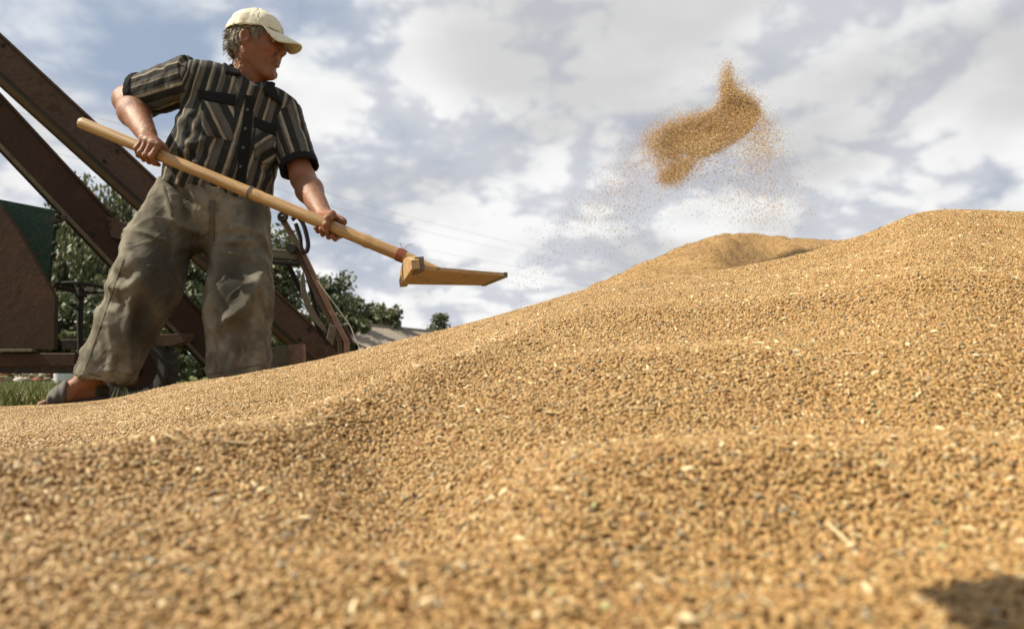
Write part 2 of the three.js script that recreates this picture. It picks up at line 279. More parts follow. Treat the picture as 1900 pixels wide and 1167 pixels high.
// flat plate cut to an outline given in the picture, standing at given depths (one per corner, or one for all)
function plate(corners, depth, thick) {
  const pts = corners.map(([x, y], i) => at(x, y, Array.isArray(depth) ? depth[i] : depth));
  const o = pts[0].clone(), ax = pts[1].clone().sub(o).normalize(), nn = V3(0, 0, 0);
  for (let i = 1; i + 1 < pts.length; i++) nn.add(pts[i].clone().sub(o).cross(pts[i + 1].clone().sub(o)));
  nn.normalize(); if (nn.z < 0) nn.negate(); const ay = nn.clone().cross(ax);
  const sh = new THREE.Shape(pts.map((p) => { const q = p.clone().sub(o); return new THREE.Vector2(q.dot(ax), q.dot(ay)); }));
  const g = new THREE.ExtrudeGeometry(sh, { depth: thick, bevelEnabled: true, bevelThickness: 0.002, bevelSize: 0.002, bevelSegments: 1 });
  g.translate(0, 0, -thick); g.applyMatrix4(new THREE.Matrix4().makeBasis(ax, ay, nn).setPosition(o)); return g;
}
// straight bar of rectangular section: w across the picture, t into it
function bar(a, b, w, t, roll = 0) {
  const dir = b.clone().sub(a), L = dir.length(); dir.normalize();
  const zz = V3(0, 0, 1).addScaledVector(dir, -dir.z).normalize(), yy = zz.clone().cross(dir);
  const sh = new THREE.Shape(); const c = Math.min(w, t) * 0.08; sh.moveTo(-w / 2 + c, -t / 2); sh.lineTo(w / 2 - c, -t / 2); sh.lineTo(w / 2, -t / 2 + c); sh.lineTo(w / 2, t / 2 - c); sh.lineTo(w / 2 - c, t / 2); sh.lineTo(-w / 2 + c, t / 2); sh.lineTo(-w / 2, t / 2 - c); sh.lineTo(-w / 2, -t / 2 + c);
  const g = new THREE.ExtrudeGeometry(sh, { depth: L, bevelEnabled: false });
  if (roll) g.rotateZ(roll);
  return g.applyMatrix4(new THREE.Matrix4().makeBasis(yy, zz, dir).setPosition(a));
}
const tube = (pts, r, seg = 24, rs = 8) => new THREE.TubeGeometry(new THREE.CatmullRomCurve3(pts), seg, r, rs);

// ---------------------------------------------------------------- grain loader: two conveyor legs, cabin plates, frame, hand wheel, levers
{
  const g = thing('grain_loader', 'rusty brown grain loader with two long slanting conveyor legs behind the man', 'grain loader', at(300, 735, 3.9));
  const add = (n, geo, m) => mesh(n, rebase(geo, g), m, g);
  // conveyor leg: closed trough with side lips; a..b along the upper front edge
  function leg(a, b, h, w, m, side) {
    const dir = b.clone().sub(a).normalize(), back = V3(-0.62, -0.06, -1).addScaledVector(dir, -V3(-0.62, -0.06, -1).dot(dir)).normalize(), down = back.clone().cross(dir).normalize(); if (down.y > 0) down.negate();
    const box = (o, s1, s2, t1, t2) => { const A = a.clone().addScaledVector(down, s1).addScaledVector(back, t1), q = []; for (const [p, e] of [[0, 0]]) q.push(p); const P = [[s1, t1], [s2, t1], [s2, t2], [s1, t2]].map(([s, t]) => [a.clone().addScaledVector(down, s).addScaledVector(back, t), b.clone().addScaledVector(down, s).addScaledVector(back, t)]); const pos = [], idx = [], uv = []; const L = a.distanceTo(b); const quad = (A1, B1, C1, D1, ww) => { const k = pos.length / 3; for (const v of [A1, B1, C1, D1]) pos.push(v.x, v.y, v.z); uv.push(0, 0, L, 0, L, ww, 0, ww); idx.push(k, k + 1, k + 2, k, k + 2, k + 3); }; for (let i = 0; i < 4; i++) { const j = (i + 1) % 4; quad(P[i][0], P[i][1], P[j][1], P[j][0], i % 2 ? Math.abs(t2 - t1) : Math.abs(s2 - s1)); } quad(P[0][0], P[1][0], P[2][0], P[3][0], 0.2); quad(P[0][1], P[1][1], P[2][1], P[3][1], 0.2); const ge = new THREE.BufferGeometry(); ge.setAttribute('position', new THREE.Float32BufferAttribute(pos, 3)); ge.setAttribute('uv', new THREE.Float32BufferAttribute(uv, 2)); ge.setIndex(idx); const n = ge.toNonIndexed(); n.computeVertexNormals(); return n; };
    const root = add('conveyor_leg', box(0, 0.006, h - 0.006, 0.006, w - 0.006), m);
    const sub = (n, ge, mm) => mesh(n, rebase(ge, g), mm, root);
    sub('side_plate', box(0, 0, h, -0.004, 0.005), m); sub('side_plate', box(0, 0, h, w - 0.005, w + 0.004), m);
    sub('edge_flange', box(0, -0.012, -0.001, -0.012, 0.03), m); sub('edge_flange', box(0, h + 0.001, h + 0.010, -0.010, 0.028), side);
    const L = a.distanceTo(b);
    for (let s = 0.35; s < L - 0.1; s += 0.62) { const c = a.clone().addScaledVector(dir, s); const r = new THREE.CylinderGeometry(0.009, 0.009, 0.010, 6).rotateX(Math.PI / 2); for (const k of [0.02, h - 0.02]) { const q = c.clone().addScaledVector(down, k).addScaledVector(back, -0.007); sub('bolt', r.clone().translate(q.x, q.y, q.z), M.black); } }
    return root;
  }
  leg(at(-120, -42, 3.25), at(648, 672, 4.25), 0.115, 0.20, M.rust, M.black);
  leg(at(-120, 52, 3.05), at(470, 690, 3.72), 0.125, 0.15, M.rustRed, M.olive);
  add('gusset_plate', plate([[198, 402], [232, 414], [262, 434], [240, 448], [205, 440]], 3.38, 0.012), M.rust);
  // cabin: red-brown side plate, green guard behind it
  add('side_panel', plate([[-260, 300], [-60, 330], [0, 384], [30, 425], [88, 528], [101, 552], [99, 648], [-260, 648]], 3.02, 0.02), M.rustRed);
  const gp = add('guard_panel', plate([[-120, 352], [0, 371], [103, 391], [87, 530], [80, 600], [-120, 620]], 3.2, 0.015), M.green); gp.userData.label = 'dark green painted guard panel with bolts along its edge';
  for (const t of [0.04, 0.2, 0.45, 0.62]) { const p = at(mix(104, 92, t), mix(396, 520, t), 3.18); mesh('bolt', rebase(new THREE.SphereGeometry(0.011, 8, 6).translate(p.x + 0.004, p.y, p.z), g), M.black, gp); }
  add('hinge_bracket', bar(at(100, 410, 3.2), at(122, 404, 3.2), 0.02, 0.02), M.black);
  add('frame_beam', bar(at(-260, 668, 3.06), at(150, 668, 3.06), 0.052, 0.10), M.rustRed);
  add('frame_beam', bar(at(-260, 686, 3.16), at(160, 686, 3.16), 0.03, 0.08), M.black);
  add('frame_lip', bar(at(-260, 650, 3.0), at(62, 650, 3.0), 0.010, 0.03), M.olive);
  // hand wheel on its spindle
  const hw = at(150, 534, 3.3); const rim = new THREE.TorusGeometry(0.096, 0.0085, 10, 40).rotateX(Math.PI / 2 - 0.10).translate(hw.x, hw.y, hw.z);
  const wheel = add('hand_wheel', rim, M.black);
  for (let i = 0; i < 3; i++) { const a = i * 2.094 + 0.5, p = V3(hw.x + Math.cos(a) * 0.092, hw.y - Math.sin(a) * 0.009, hw.z + Math.sin(a) * 0.092); mesh('spoke', rebase(bar(V3(hw.x, hw.y - 0.012, hw.z), p, 0.014, 0.008), g), M.black, wheel); }
  mesh('hub', rebase(new THREE.CylinderGeometry(0.02, 0.024, 0.04, 14).translate(hw.x, hw.y - 0.02, hw.z), g), M.black, wheel);
  mesh('spindle', rebase(tube([V3(hw.x, hw.y, hw.z), V3(hw.x, hw.y - 0.15, hw.z), at(149, 668, 3.3)], 0.0125, 8), g), M.black, wheel);
  // small road wheel
  const tc = at(262, 688, 3.45), ty = add('road_wheel', new THREE.LatheGeometry([[0.085, -0.045], [0.12, -0.055], [0.142, -0.048], [0.15, -0.03], [0.152, 0], [0.15, 0.03], [0.142, 0.048], [0.12, 0.055], [0.085, 0.045]].map(([a, b]) => new THREE.Vector2(a, b)), 40).rotateX(Math.PI / 2).translate(tc.x, tc.y, tc.z), M.rubber);
  mesh('rim', rebase(new THREE.CylinderGeometry(0.086, 0.086, 0.07, 28).rotateX(Math.PI / 2).translate(tc.x, tc.y, tc.z), g), M.rustRed, ty);
  for (let i = 0; i < 26; i++) { const a = i / 26 * Math.PI * 2; mesh('tread_block', rebase(new THREE.BoxGeometry(0.012, 0.02, 0.10).translate(0.150, 0, 0).rotateZ(a).translate(tc.x, tc.y, tc.z), g), M.rubber, ty); }
  add('axle', tube([at(255, 688, 3.4), at(265, 688, 3.9)], 0.02, 4), M.black);
  add('support_plate', plate([[246, 668], [305, 640], [300, 660], [292, 735], [250, 738]], [3.62, 3.56, 3.56, 3.6, 3.64], 0.014), M.pinkRust);
  add('support_bracket', plate([[285, 622], [353, 619], [343, 633], [318, 641], [285, 643]], 3.4, 0.05), M.rust);
  add('cross_beam', bar(at(120, 640, 3.75), at(420, 632, 3.75), 0.05, 0.06), M.black);
  add('post', bar(at(300, 640, 3.62), at(300, 740, 3.62), 0.05, 0.05), M.rust);
  // lever gear at the lower end
  add('lever_bar', bar(at(521, 402, 3.62), at(560, 470, 3.62), 0.028, 0.014), M.olive);
  const ring = at(524, 402, 3.61); add('lever_eye', new THREE.TorusGeometry(0.018, 0.0085, 8, 20).translate(ring.x, ring.y, ring.z), M.black);
  add('lever_hook', tube([[541, 408], [550, 402], [560, 412], [568, 435], [571, 458], [566, 469], [559, 462], [556, 440], [548, 415]].map(([x, y]) => at(x, y, 3.6)), 0.0105, 40), M.black);
  add('lever_pivot', new THREE.CylinderGeometry(0.022, 0.022, 0.05, 12).rotateX(Math.PI / 2).translate(...at(541, 462, 3.6).toArray()), M.black);
  add('cross_bar', bar(at(455, 466, 3.66), at(563, 477, 3.66), 0.045, 0.05), M.olive);
  add('cross_bar_lip', bar(at(455, 484, 3.64), at(560, 490, 3.64), 0.012, 0.07), M.black);
  const rail = (o, m) => { const a = at(560 + o, 466, 3.62), b = at(628 + o, 606, 3.62), c = at(643 + o, 634, 3.62), d = at(643 + o, 672, 3.62); return [bar(a, b, 0.020, 0.03), bar(b, c, 0.020, 0.03), bar(c, d, 0.020, 0.03)]; };
  for (const q of rail(0)) add('side_rail', q, M.pinkRust);
  for (const q of rail(-11)) add('side_rail', q, M.rust);
  add('strut', bar(at(534, 490, 3.7), at(606, 640, 3.7), 0.02, 0.02), M.black);
  add('strut', bar(at(560, 480, 3.66), at(592, 590, 3.66), 0.014, 0.02), M.black);
  const blade = [[561, 505], [557, 520], [559, 545], [567, 572], [581, 594], [598, 612], [606, 618], [600, 604], [586, 585], [573, 562], [565, 535], [563, 512]]; add('curved_blade', plate(blade, 3.57, 0.012), M.olive);
  add('corner_plate', plate([[600, 610], [640, 604], [655, 636], [632, 648], [612, 640]], 3.7, 0.012), M.rust);
  add('brace', plate([[606, 628], [612, 602], [622, 606], [616, 640]], 3.55, 0.01), M.olive);
  add('hopper_plate', plate([[500, 646], [536, 641], [536, 690], [500, 694]], [3.5, 3.52, 3.52, 3.5], 0.012), M.olive);
  add('hopper_plate', plate([[536, 641], [561, 639], [564, 655], [562, 690], [536, 690]], [3.52, 3.45, 3.45, 3.45, 3.52], 0.012), M.pinkRust);
  add('pull_cord', tube([[588, 520], [606, 545], [632, 580], [650, 606], [660, 632], [672, 655]].map(([x, y]) => at(x, y, 3.5)), 0.0016, 30, 5), new THREE.MeshStandardMaterial({ color: C(0.62, 0.6, 0.5), roughness: 0.8 }));
}
console.log('loader done');

// ---------------------------------------------------------------- trees, shed, wall, wires behind
const leafMats = [0, 1, 2].map((i) => new THREE.MeshPhysicalMaterial({ color: [C(0.080, 0.096, 0.030), C(0.050, 0.072, 0.024), C(0.112, 0.118, 0.047)][i], roughness: 0.7, transmission: 0.3, thickness: 0, side: THREE.DoubleSide }));
const barkMat = new THREE.MeshStandardMaterial({ color: C(0.16, 0.13, 0.10), roughness: 0.9 });
function tree(name, label, px, pyTop, d, rx, kind, seed, group, leafS = 0.075, n = 9000, droop = 0) {
  const r = rng(seed), top = at(px, pyTop, d), x0 = top.x, H = top.y, t = thing(name, label, 'tree', V3(x0, -0.02, -d), group);
  const trunk = [], crownY = H * 0.55;
  trunk.push(new THREE.CylinderGeometry(0.02 * H * 0.35, 0.045 * H, H * 0.82, 9, 5).translate(0, H * 0.41, 0));
  const tips = [];
  for (let i = 0; i < 26; i++) {
    const h = H * (0.16 + 0.74 * r()), a = r() * 6.283, reach = rx * (0.35 + 0.65 * r()) * Math.sqrt(Math.max(0.08, 1 - Math.pow((h - H * 0.5) / (H * 0.5), 2)));
    const e = V3(Math.cos(a) * reach, h + reach * (0.35 - droop) + r() * 0.1 * H, Math.sin(a) * reach * 0.8); e.y = Math.min(e.y, H * 0.97);
    trunk.push(tube([V3(0, h * 0.82, 0), V3(e.x * 0.5, mix(h * 0.9, e.y, 0.6), e.z * 0.5), e], 0.012 * H * 0.5, 5, 5)); tips.push(e);
  }
  tips.push(V3(0, H * 0.97, 0));
  mesh('trunk', mergeGeometries(trunk.map((q) => { const c = q.index ? q.toNonIndexed() : q; return c; })), barkMat, t);
  // leaves in clumps around the branch ends, so that sky shows between them
  const geos = [[], [], []], per = Math.ceil(n / (tips.length * 7));
  for (const tip of tips) for (let k = 0; k < 7; k++) {
    const c = tip.clone().multiplyScalar(1); c.x += (r() - 0.5) * rx * 0.55; c.z += (r() - 0.5) * rx * 0.5; c.y += (r() - 0.55) * H * 0.22; if (c.y > H) c.y = H - r() * 0.2;
    const cr = (0.05 + 0.07 * r()) * H, m = r() < 0.5 ? 0 : r() < 0.6 ? 1 : 2;
    for (let i = 0; i < per; i++) {
      const v = V3(r() - 0.5, r() - 0.5, r() - 0.5).normalize().multiplyScalar(cr * Math.pow(r(), 0.45)); v.y *= droop ? 1.7 : 0.8;
      const p = c.clone().add(v), s = leafS * (0.6 + r() * 0.8), a1 = V3(r() - 0.5, r() - 0.5 - droop * 2, r() - 0.5).normalize(), a2 = V3(r() - 0.5, r() - 0.5, r() - 0.5).cross(a1).normalize();
      const A = p.clone().addScaledVector(a1, -s), B = p.clone().addScaledVector(a2, s * 0.45), D2 = p.clone().addScaledVector(a1, s), E = p.clone().addScaledVector(a2, -s * 0.45);
      geos[m].push(A.x, A.y, A.z, B.x, B.y, B.z, D2.x, D2.y, D2.z, A.x, A.y, A.z, D2.x, D2.y, D2.z, E.x, E.y, E.z);
    }
  }
  let crown = null;
  geos.forEach((q, i) => { if (!q.length) return; const g = new THREE.BufferGeometry(); g.setAttribute('position', new THREE.Float32BufferAttribute(q, 3)); g.computeVertexNormals(); const m = mesh(crown ? 'foliage' : 'crown', g, leafMats[(i + kind) % 3], crown || t); crown = crown || m; });
  return t;
}
const TG = 'trees behind the grain loader';
tree('birch_tree', 'drooping pale green tree behind the hand wheel, leftmost tree', 120, 405, 15, 1.15, 2, 101, TG, 0.06, 11000, 0.5);
tree('birch_tree', 'tall drooping tree between the conveyor legs, left of the man', 222, 352, 15.5, 1.3, 2, 102, TG, 0.06, 12000, 0.5);
tree('leafy_tree', 'dark green tree seen between and behind the legs of the man', 345, 470, 14, 1.3, 1, 103, TG, 0.07, 9000);
tree('leafy_tree', 'pale green tree beside the lever gear, right of the man', 508, 440, 15, 0.42, 0, 104, TG, 0.055, 5500, 0.15);
tree('leafy_tree', 'dark tree rising behind the side rail of the loader', 606, 515, 16, 0.42, 1, 105, TG, 0.055, 5500);
tree('leafy_tree', 'rounded green tree right of the side rail, above the shed', 660, 548, 18, 0.7, 0, 106, TG, 0.06, 7000);
tree('leafy_tree', 'low green tree at the right end of the row', 705, 572, 18, 0.55, 1, 107, TG, 0.06, 6000);
tree('young_tree', 'small lone tree peeping over the crest of the wheat', 812, 583, 20, 0.33, 1, 108, TG, 0.05, 2600);
tree('bush', 'dark bush low behind the loader, between the legs of the man', 330, 610, 11, 1.0, 1, 109, TG, 0.06, 9000);
tree('bush', 'dark bush low behind the red-brown side panel', 25, 600, 12, 1.0, 1, 110, TG, 0.06, 6000);
tree('bush', 'green bush low behind the hopper plates', 575, 590, 12, 0.95, 0, 111, TG, 0.06, 8000);
tree('bush', 'dark bush seen low under the crotch of the man, right of the road wheel', 415, 620, 13, 0.9, 1, 114, TG, 0.06, 7000);
tree('bush', 'lowest small bush, close to the ground between the legs of the man', 345, 664, 9, 0.75, 1, 115, TG, 0.05, 5000);
tree('bush', 'dark bush behind the road wheel', 215, 560, 12.5, 1.0, 1, 112, TG, 0.06, 8000);
tree('bush', 'dark bush behind the trouser leg, right of the hand wheel', 130, 545, 13, 0.9, 1, 113, TG, 0.06, 8000);
console.log('trees done');
// shed with a corrugated roof
{
  const a = at(600, 596, 15.5), b = at(800, 629, 19.5), base = V3((a.x + b.x) / 2, -0.02, (a.z + b.z) / 2);
  const s = thing('shed', 'long low shed with a grey corrugated roof beyond the crest', 'shed', base);
  const along = b.clone().sub(a).setY(0).normalize(), out = V3(along.z, 0, -along.x); if (out.z < 0) out.negate();
  const L = 8.2, start = a.clone().addScaledVector(along, -0.6), drop = 0.62, run = 1.5, top = a.y;
  const roofMat = new THREE.MeshStandardMaterial({ map: rep(rustMap([0.19, 0.165, 0.135], [0.21, 0.175, 0.135], [0.11, 0.09, 0.07], 61), 0.6, 0.6), roughness: 0.85 });
  const sheet = (u0, u1, sgn) => { const pos = [], idx = [], n = 44, uv = []; for (let i = 0; i <= n; i++) { const u = mix(u0, u1, i / n), w = Math.cos((u / 0.13) * 2 * Math.PI) * 0.03; for (let j = 0; j <= 1; j++) { const p = start.clone().addScaledVector(along, u).addScaledVector(out, sgn * run * j); p.y = top - drop * j + w; pos.push(p.x, p.y, p.z); uv.push(u, j * run); } } for (let i = 0; i < n; i++) { const k = i * 2; idx.push(k, k + 1, k + 2, k + 1, k + 3, k + 2); } const g = new THREE.BufferGeometry(); g.setAttribute('position', new THREE.Float32BufferAttribute(pos, 3)); g.setAttribute('uv', new THREE.Float32BufferAttribute(uv, 2)); g.setIndex(idx); g.computeVertexNormals(); return g; };
  const roof = mesh('roof', rebase(bar(start.clone().setY(top + 0.02), start.clone().addScaledVector(along, L).setY(top + 0.02), 0.05, 0.12), s), roofMat, s);
  for (let i = 0; i < 9; i++) for (const sg of [1, -1]) { const q = sheet(i * L / 9, (i + 1.03) * L / 9, sg); q.translate(0, (i % 2) * 0.006, 0); mesh('roof_sheet', rebase(q, s), roofMat, roof); }
  const wallMat = new THREE.MeshStandardMaterial({ color: C(0.34, 0.30, 0.25), roughness: 0.9 });
  for (const sg of [1, -1]) { const p0 = start.clone().addScaledVector(out, sg * 1.3), p1 = p0.clone().addScaledVector(along, L), hh = top - drop * 0.9; mesh('wall', rebase(bar(p0.setY(hh / 2), p1.setY(hh / 2), hh, 0.12), s), wallMat, s); }
}
// rubble wall low in the left background, with red flowers' bed reduced to its stones
{
  const w = thing('rubble_wall', 'low rubble wall of red and pale stones under the loader frame', 'wall', at(60, 716, 9).setY(-0.02));
  const r = rng(400), mats = [C(0.36, 0.31, 0.26), C(0.30, 0.14, 0.09), C(0.45, 0.40, 0.34), C(0.22, 0.17, 0.12)].map((c) => new THREE.MeshStandardMaterial({ color: c, roughness: 0.95 }));
  const stone = [0, 1, 2].map((k) => { const g = new THREE.IcosahedronGeometry(0.06, 1), p = g.attributes.position; for (let i = 0; i < p.count; i++) { const f = 0.8 + 0.35 * noise3(p.getX(i) * 25 + k * 9, p.getY(i) * 25, p.getZ(i) * 25); p.setXYZ(i, p.getX(i) * f * 1.25, p.getY(i) * f * 0.75, p.getZ(i) * f); } g.computeVertexNormals(); return g; });
  for (let row = 0; row < 3; row++) for (let i = 0; i < 22; i++) { const m = mesh('stone', stone[Math.floor(r() * 3)], mats[Math.floor(r() * 4)], w); m.position.set((i - 11) * 0.105 + (row % 2) * 0.05 + r() * 0.02, 0.04 + row * 0.075, (r() - 0.5) * 0.04); m.rotation.set(r() * 0.6, r() * 6, r() * 0.4); }
}
{
  const p = at(116, 716, 8.6).setY(-0.02), g = thing('pail', 'pale blue pail standing on the grass by the rubble wall', 'pail', p);
  const m = new THREE.MeshStandardMaterial({ color: C(0.5, 0.53, 0.58), roughness: 0.5 });
  mesh('bucket', new THREE.LatheGeometry([[0.001, 0.004], [0.075, 0.004], [0.08, 0.01], [0.105, 0.24], [0.11, 0.245], [0.104, 0.245], [0.074, 0.012], [0.001, 0.012]].map(([a, b]) => new THREE.Vector2(a, b)), 24), m, g);
  mesh('handle', new THREE.TorusGeometry(0.1, 0.004, 6, 20, Math.PI).translate(0, 0.235, 0), M.wire, g);
}
{
  const a = at(96, 652, 13), g = thing('corrugated_sheet', 'short strip of pale corrugated sheet behind the frame beam', 'sheet', a);
  const pos = [], idx = []; for (let i = 0; i <= 60; i++) { const x = i * 0.012 * 1.1, y = Math.cos(i / 60 * Math.PI * 2 * 9) * 0.02; pos.push(x, 0.06 + y, 0, x + 0.03, -0.02 + y, 0.1, x + 0.03, -0.026 + y, 0.1, x, 0.054 + y, 0); } for (let i = 0; i < 60; i++) for (let k = 0; k < 4; k++) { const p = i * 4 + k, q = i * 4 + (k + 1) % 4; idx.push(p, q, p + 4, q, q + 4, p + 4); }
  const ge = new THREE.BufferGeometry(); ge.setAttribute('position', new THREE.Float32BufferAttribute(pos, 3)); ge.setIndex(idx); ge.computeVertexNormals();
  mesh('sheet', ge, new THREE.MeshStandardMaterial({ color: C(0.6, 0.6, 0.58), roughness: 0.6, side: THREE.DoubleSide }), g);
  mesh('rail', new THREE.BoxGeometry(0.8, 0.05, 0.06).translate(0.4, -0.06, -0.02), barkMat, g);
  for (const x of [0.05, 0.75]) mesh('post', new THREE.BoxGeometry(0.06, a.y, 0.06).translate(x, -a.y / 2 - 0.02, -0.1), barkMat, g);
}
// power lines
[[[20, 175, 24], [330, 262, 28], [620, 362, 34], [900, 438, 46], [1230, 512, 75]], [[20, 205, 24], [330, 285, 28], [620, 385, 34], [900, 455, 46], [1230, 524, 75]], [[20, 262, 24], [330, 345, 28], [620, 424, 34], [900, 484, 46], [1230, 540, 75]], [[20, 292, 24], [330, 368, 28], [620, 446, 34], [900, 500, 46], [1230, 551, 75]]].forEach((q, i) => {
  const w = mesh('power_line', tube(q.map((a) => at(...a)), 0.004, 40, 5), M.wire);
  tag(w, ['topmost of the four thin power lines crossing the sky', 'second power line from the top of four', 'third power line from the top of four', 'lowest of the four thin power lines crossing the sky'][i], 'power line', 'power lines over the yard');
});
// grass tufts at the left edge of the yard
{
  const r = rng(71), blade = new THREE.BufferGeometry(); blade.setAttribute('position', new THREE.Float32BufferAttribute([-0.004, 0, 0, 0.004, 0, 0, 0.006, 0.05, 0.01, -0.004, 0, 0, 0.006, 0.05, 0.01, 0.012, 0.09, 0.03], 3)); blade.computeVertexNormals();
  const g = new THREE.Group(); g.name = numbered('grass'); scene.add(g); tag(g, 'short green grass on the ground at the left edge', 'grass', null, 'stuff');
  scatter('grass_blades', blade, leafMats[0], 60000, 72, (q, Mx) => { const d = 3.1 + Math.pow(q(), 0.8) * 9, x = (-0.75 + q() * 0.8) * d; _q.setFromEuler(new THREE.Euler((q() - 0.5) * 0.7, q() * 6.28, (q() - 0.5) * 0.7)); const s = 0.5 + q() * 0.9; Mx.compose(_p.set(x, -0.02, -d), _q, _s.set(s, s, s)); return true; }, (q) => { const v = 0.8 + q() * 0.8; return [v * 1.35, v * 1.3, v]; }, g);
}

// ---------------------------------------------------------------- distance fields meshed as surface nets
function nets(f, lo, hi, cell, cull = false) {
  const nx = Math.ceil((hi.x - lo.x) / cell) + 1, ny = Math.ceil((hi.y - lo.y) / cell) + 1, nz = Math.ceil((hi.z - lo.z) / cell) + 1, g = new Float32Array(nx * ny * nz);
  const B = 4, reach = cell * B * 0.87 * 2.2;   // blocks well away from the surface are filled from their middle
  for (let k0 = 0; k0 < nz; k0 += B) for (let j0 = 0; j0 < ny; j0 += B) for (let i0 = 0; i0 < nx; i0 += B) {
    let far = null; if (cull) { const m = f(lo.x + (i0 + 1.5) * cell, lo.y + (j0 + 1.5) * cell, lo.z + (k0 + 1.5) * cell); if (Math.abs(m) > reach) far = m; }
    for (let k = k0; k < Math.min(nz, k0 + B); k++) for (let j = j0; j < Math.min(ny, j0 + B); j++) for (let i = i0; i < Math.min(nx, i0 + B); i++) g[i + j * nx + k * nx * ny] = far ?? f(lo.x + i * cell, lo.y + j * cell, lo.z + k * cell);
  }
  const id = new Int32Array(nx * ny * nz).fill(-1), pos = [], idx = [], sx = 1, sy = nx, sz = nx * ny;
  const E = [[0, 1], [0, 2], [0, 4], [1, 3], [1, 5], [2, 3], [2, 6], [3, 7], [4, 5], [4, 6], [5, 7], [6, 7]];
  for (let k = 0; k < nz - 1; k++) for (let j = 0; j < ny - 1; j++) for (let i = 0; i < nx - 1; i++) {
    const o = i + j * sy + k * sz; let m = 0; const v = [];
    for (let c = 0; c < 8; c++) { const q = g[o + (c & 1) + ((c >> 1) & 1) * sy + (c >> 2) * sz]; v.push(q); if (q < 0) m |= 1 << c; }
    if (m === 0 || m === 255) continue;
    let x = 0, y = 0, z = 0, n = 0;
    for (const [a, b] of E) { if (((m >> a) & 1) === ((m >> b) & 1)) continue; const t = v[a] / (v[a] - v[b]); x += mix(a & 1, b & 1, t); y += mix((a >> 1) & 1, (b >> 1) & 1, t); z += mix(a >> 2, b >> 2, t); n++; }
    id[o] = pos.length / 3; pos.push(lo.x + (i + x / n) * cell, lo.y + (j + y / n) * cell, lo.z + (k + z / n) * cell);
  }
  const quad = (a, b, c, d, flip) => { if (a < 0 || b < 0 || c < 0 || d < 0) return; if (flip) idx.push(a, c, b, a, d, c); else idx.push(a, b, c, a, c, d); };
  for (let k = 1; k < nz - 1; k++) for (let j = 1; j < ny - 1; j++) for (let i = 1; i < nx - 1; i++) {
    const o = i + j * sy + k * sz, s = g[o] < 0;
    if (s !== g[o + sx] < 0) quad(id[o - sy - sz], id[o - sz], id[o], id[o - sy], !s);
    if (s !== g[o + sy] < 0) quad(id[o - sx - sz], id[o - sx], id[o], id[o - sz], !s);
    if (s !== g[o + sz] < 0) quad(id[o - sx - sy], id[o - sy], id[o], id[o - sx], !s);
  }
  const ge = new THREE.BufferGeometry(); ge.setAttribute('position', new THREE.Float32BufferAttribute(pos, 3)); ge.setIndex(idx); ge.computeVertexNormals(); return ge;
}
function displace(g, f) { const p = g.attributes.position, n = g.attributes.normal, v = V3(), w = V3(); for (let i = 0; i < p.count; i++) { v.fromBufferAttribute(p, i); w.fromBufferAttribute(n, i); const h = f(v, w); p.setXYZ(i, v.x + w.x * h, v.y + w.y * h, v.z + w.z * h); } g.computeVertexNormals(); return g; }
function paintVerts(g, f) { const p = g.attributes.position, n = g.attributes.normal, c = new Float32Array(p.count * 3), v = V3(), w = V3(); for (let i = 0; i < p.count; i++) { const q = f(v.fromBufferAttribute(p, i), w.fromBufferAttribute(n, i)); c.set(q, i * 3); } g.setAttribute('color', new THREE.BufferAttribute(c, 3)); return g; }
const cone = (a, b, ra, rb) => { const bx = b.x - a.x, by = b.y - a.y, bz = b.z - a.z, L = 1 / (bx * bx + by * by + bz * bz); return (x, y, z) => { const px = x - a.x, py = y - a.y, pz = z - a.z, t = clamp((px * bx + py * by + pz * bz) * L), ex = px - bx * t, ey = py - by * t, ez = pz - bz * t; return Math.sqrt(ex * ex + ey * ey + ez * ez) - (ra + (rb - ra) * t); }; };
const ell = (c, rx, ry, rz) => (x, y, z) => { const a = (x - c.x) / rx, b = (y - c.y) / ry, d = (z - c.z) / rz, k = Math.sqrt(a * a + b * b + d * d), m = Math.sqrt(a * a / (rx * rx) + b * b / (ry * ry) + d * d / (rz * rz)); return m > 1e-9 ? k * (k - 1) / m : -Math.min(rx, ry, rz); };
const union = (list, k) => (x, y, z) => { let d = list[0](x, y, z); for (let i = 1; i < list.length; i++) d = smin(d, list[i](x, y, z), k); return d; };
function boundsOf(pts, pad) { const lo = V3(1e9, 1e9, 1e9), hi = V3(-1e9, -1e9, -1e9); for (const p of pts) { lo.min(p); hi.max(p); } return [lo.subScalar(pad), hi.addScalar(pad)]; }
// distance in the picture from a polyline
function fold(px, py, pl, w) { // 0..1 across a crease, fading out towards its ends
  let best = 0, acc = 0, tot = 0; for (let i = 0; i + 1 < pl.length; i++) tot += Math.hypot(pl[i + 1][0] - pl[i][0], pl[i + 1][1] - pl[i][1]);
  let m = 1e9, at0 = 0; for (let i = 0; i + 1 < pl.length; i++) { const ax = pl[i][0], ay = pl[i][1], bx = pl[i + 1][0] - ax, by = pl[i + 1][1] - ay, L = Math.hypot(bx, by), t = clamp(((px - ax) * bx + (py - ay) * by) / (L * L)), q = Math.hypot(px - ax - bx * t, py - ay - by * t); if (q < m) { m = q; at0 = (acc + t * L) / tot; } acc += L; }
  if (m > 3 * w) return 0; return Math.exp(-m * m / (w * w)) * Math.pow(Math.sin(Math.PI * clamp(at0, 0.02, 0.98)), 0.7);
}
function pdist(px, py, pl) { let m = 1e9; for (let i = 0; i + 1 < pl.length; i++) { const ax = pl[i][0], ay = pl[i][1], bx = pl[i + 1][0] - ax, by = pl[i + 1][1] - ay, t = clamp(((px - ax) * bx + (py - ay) * by) / (bx * bx + by * by)); m = Math.min(m, Math.hypot(px - ax - bx * t, py - ay - by * t)); } return m; }

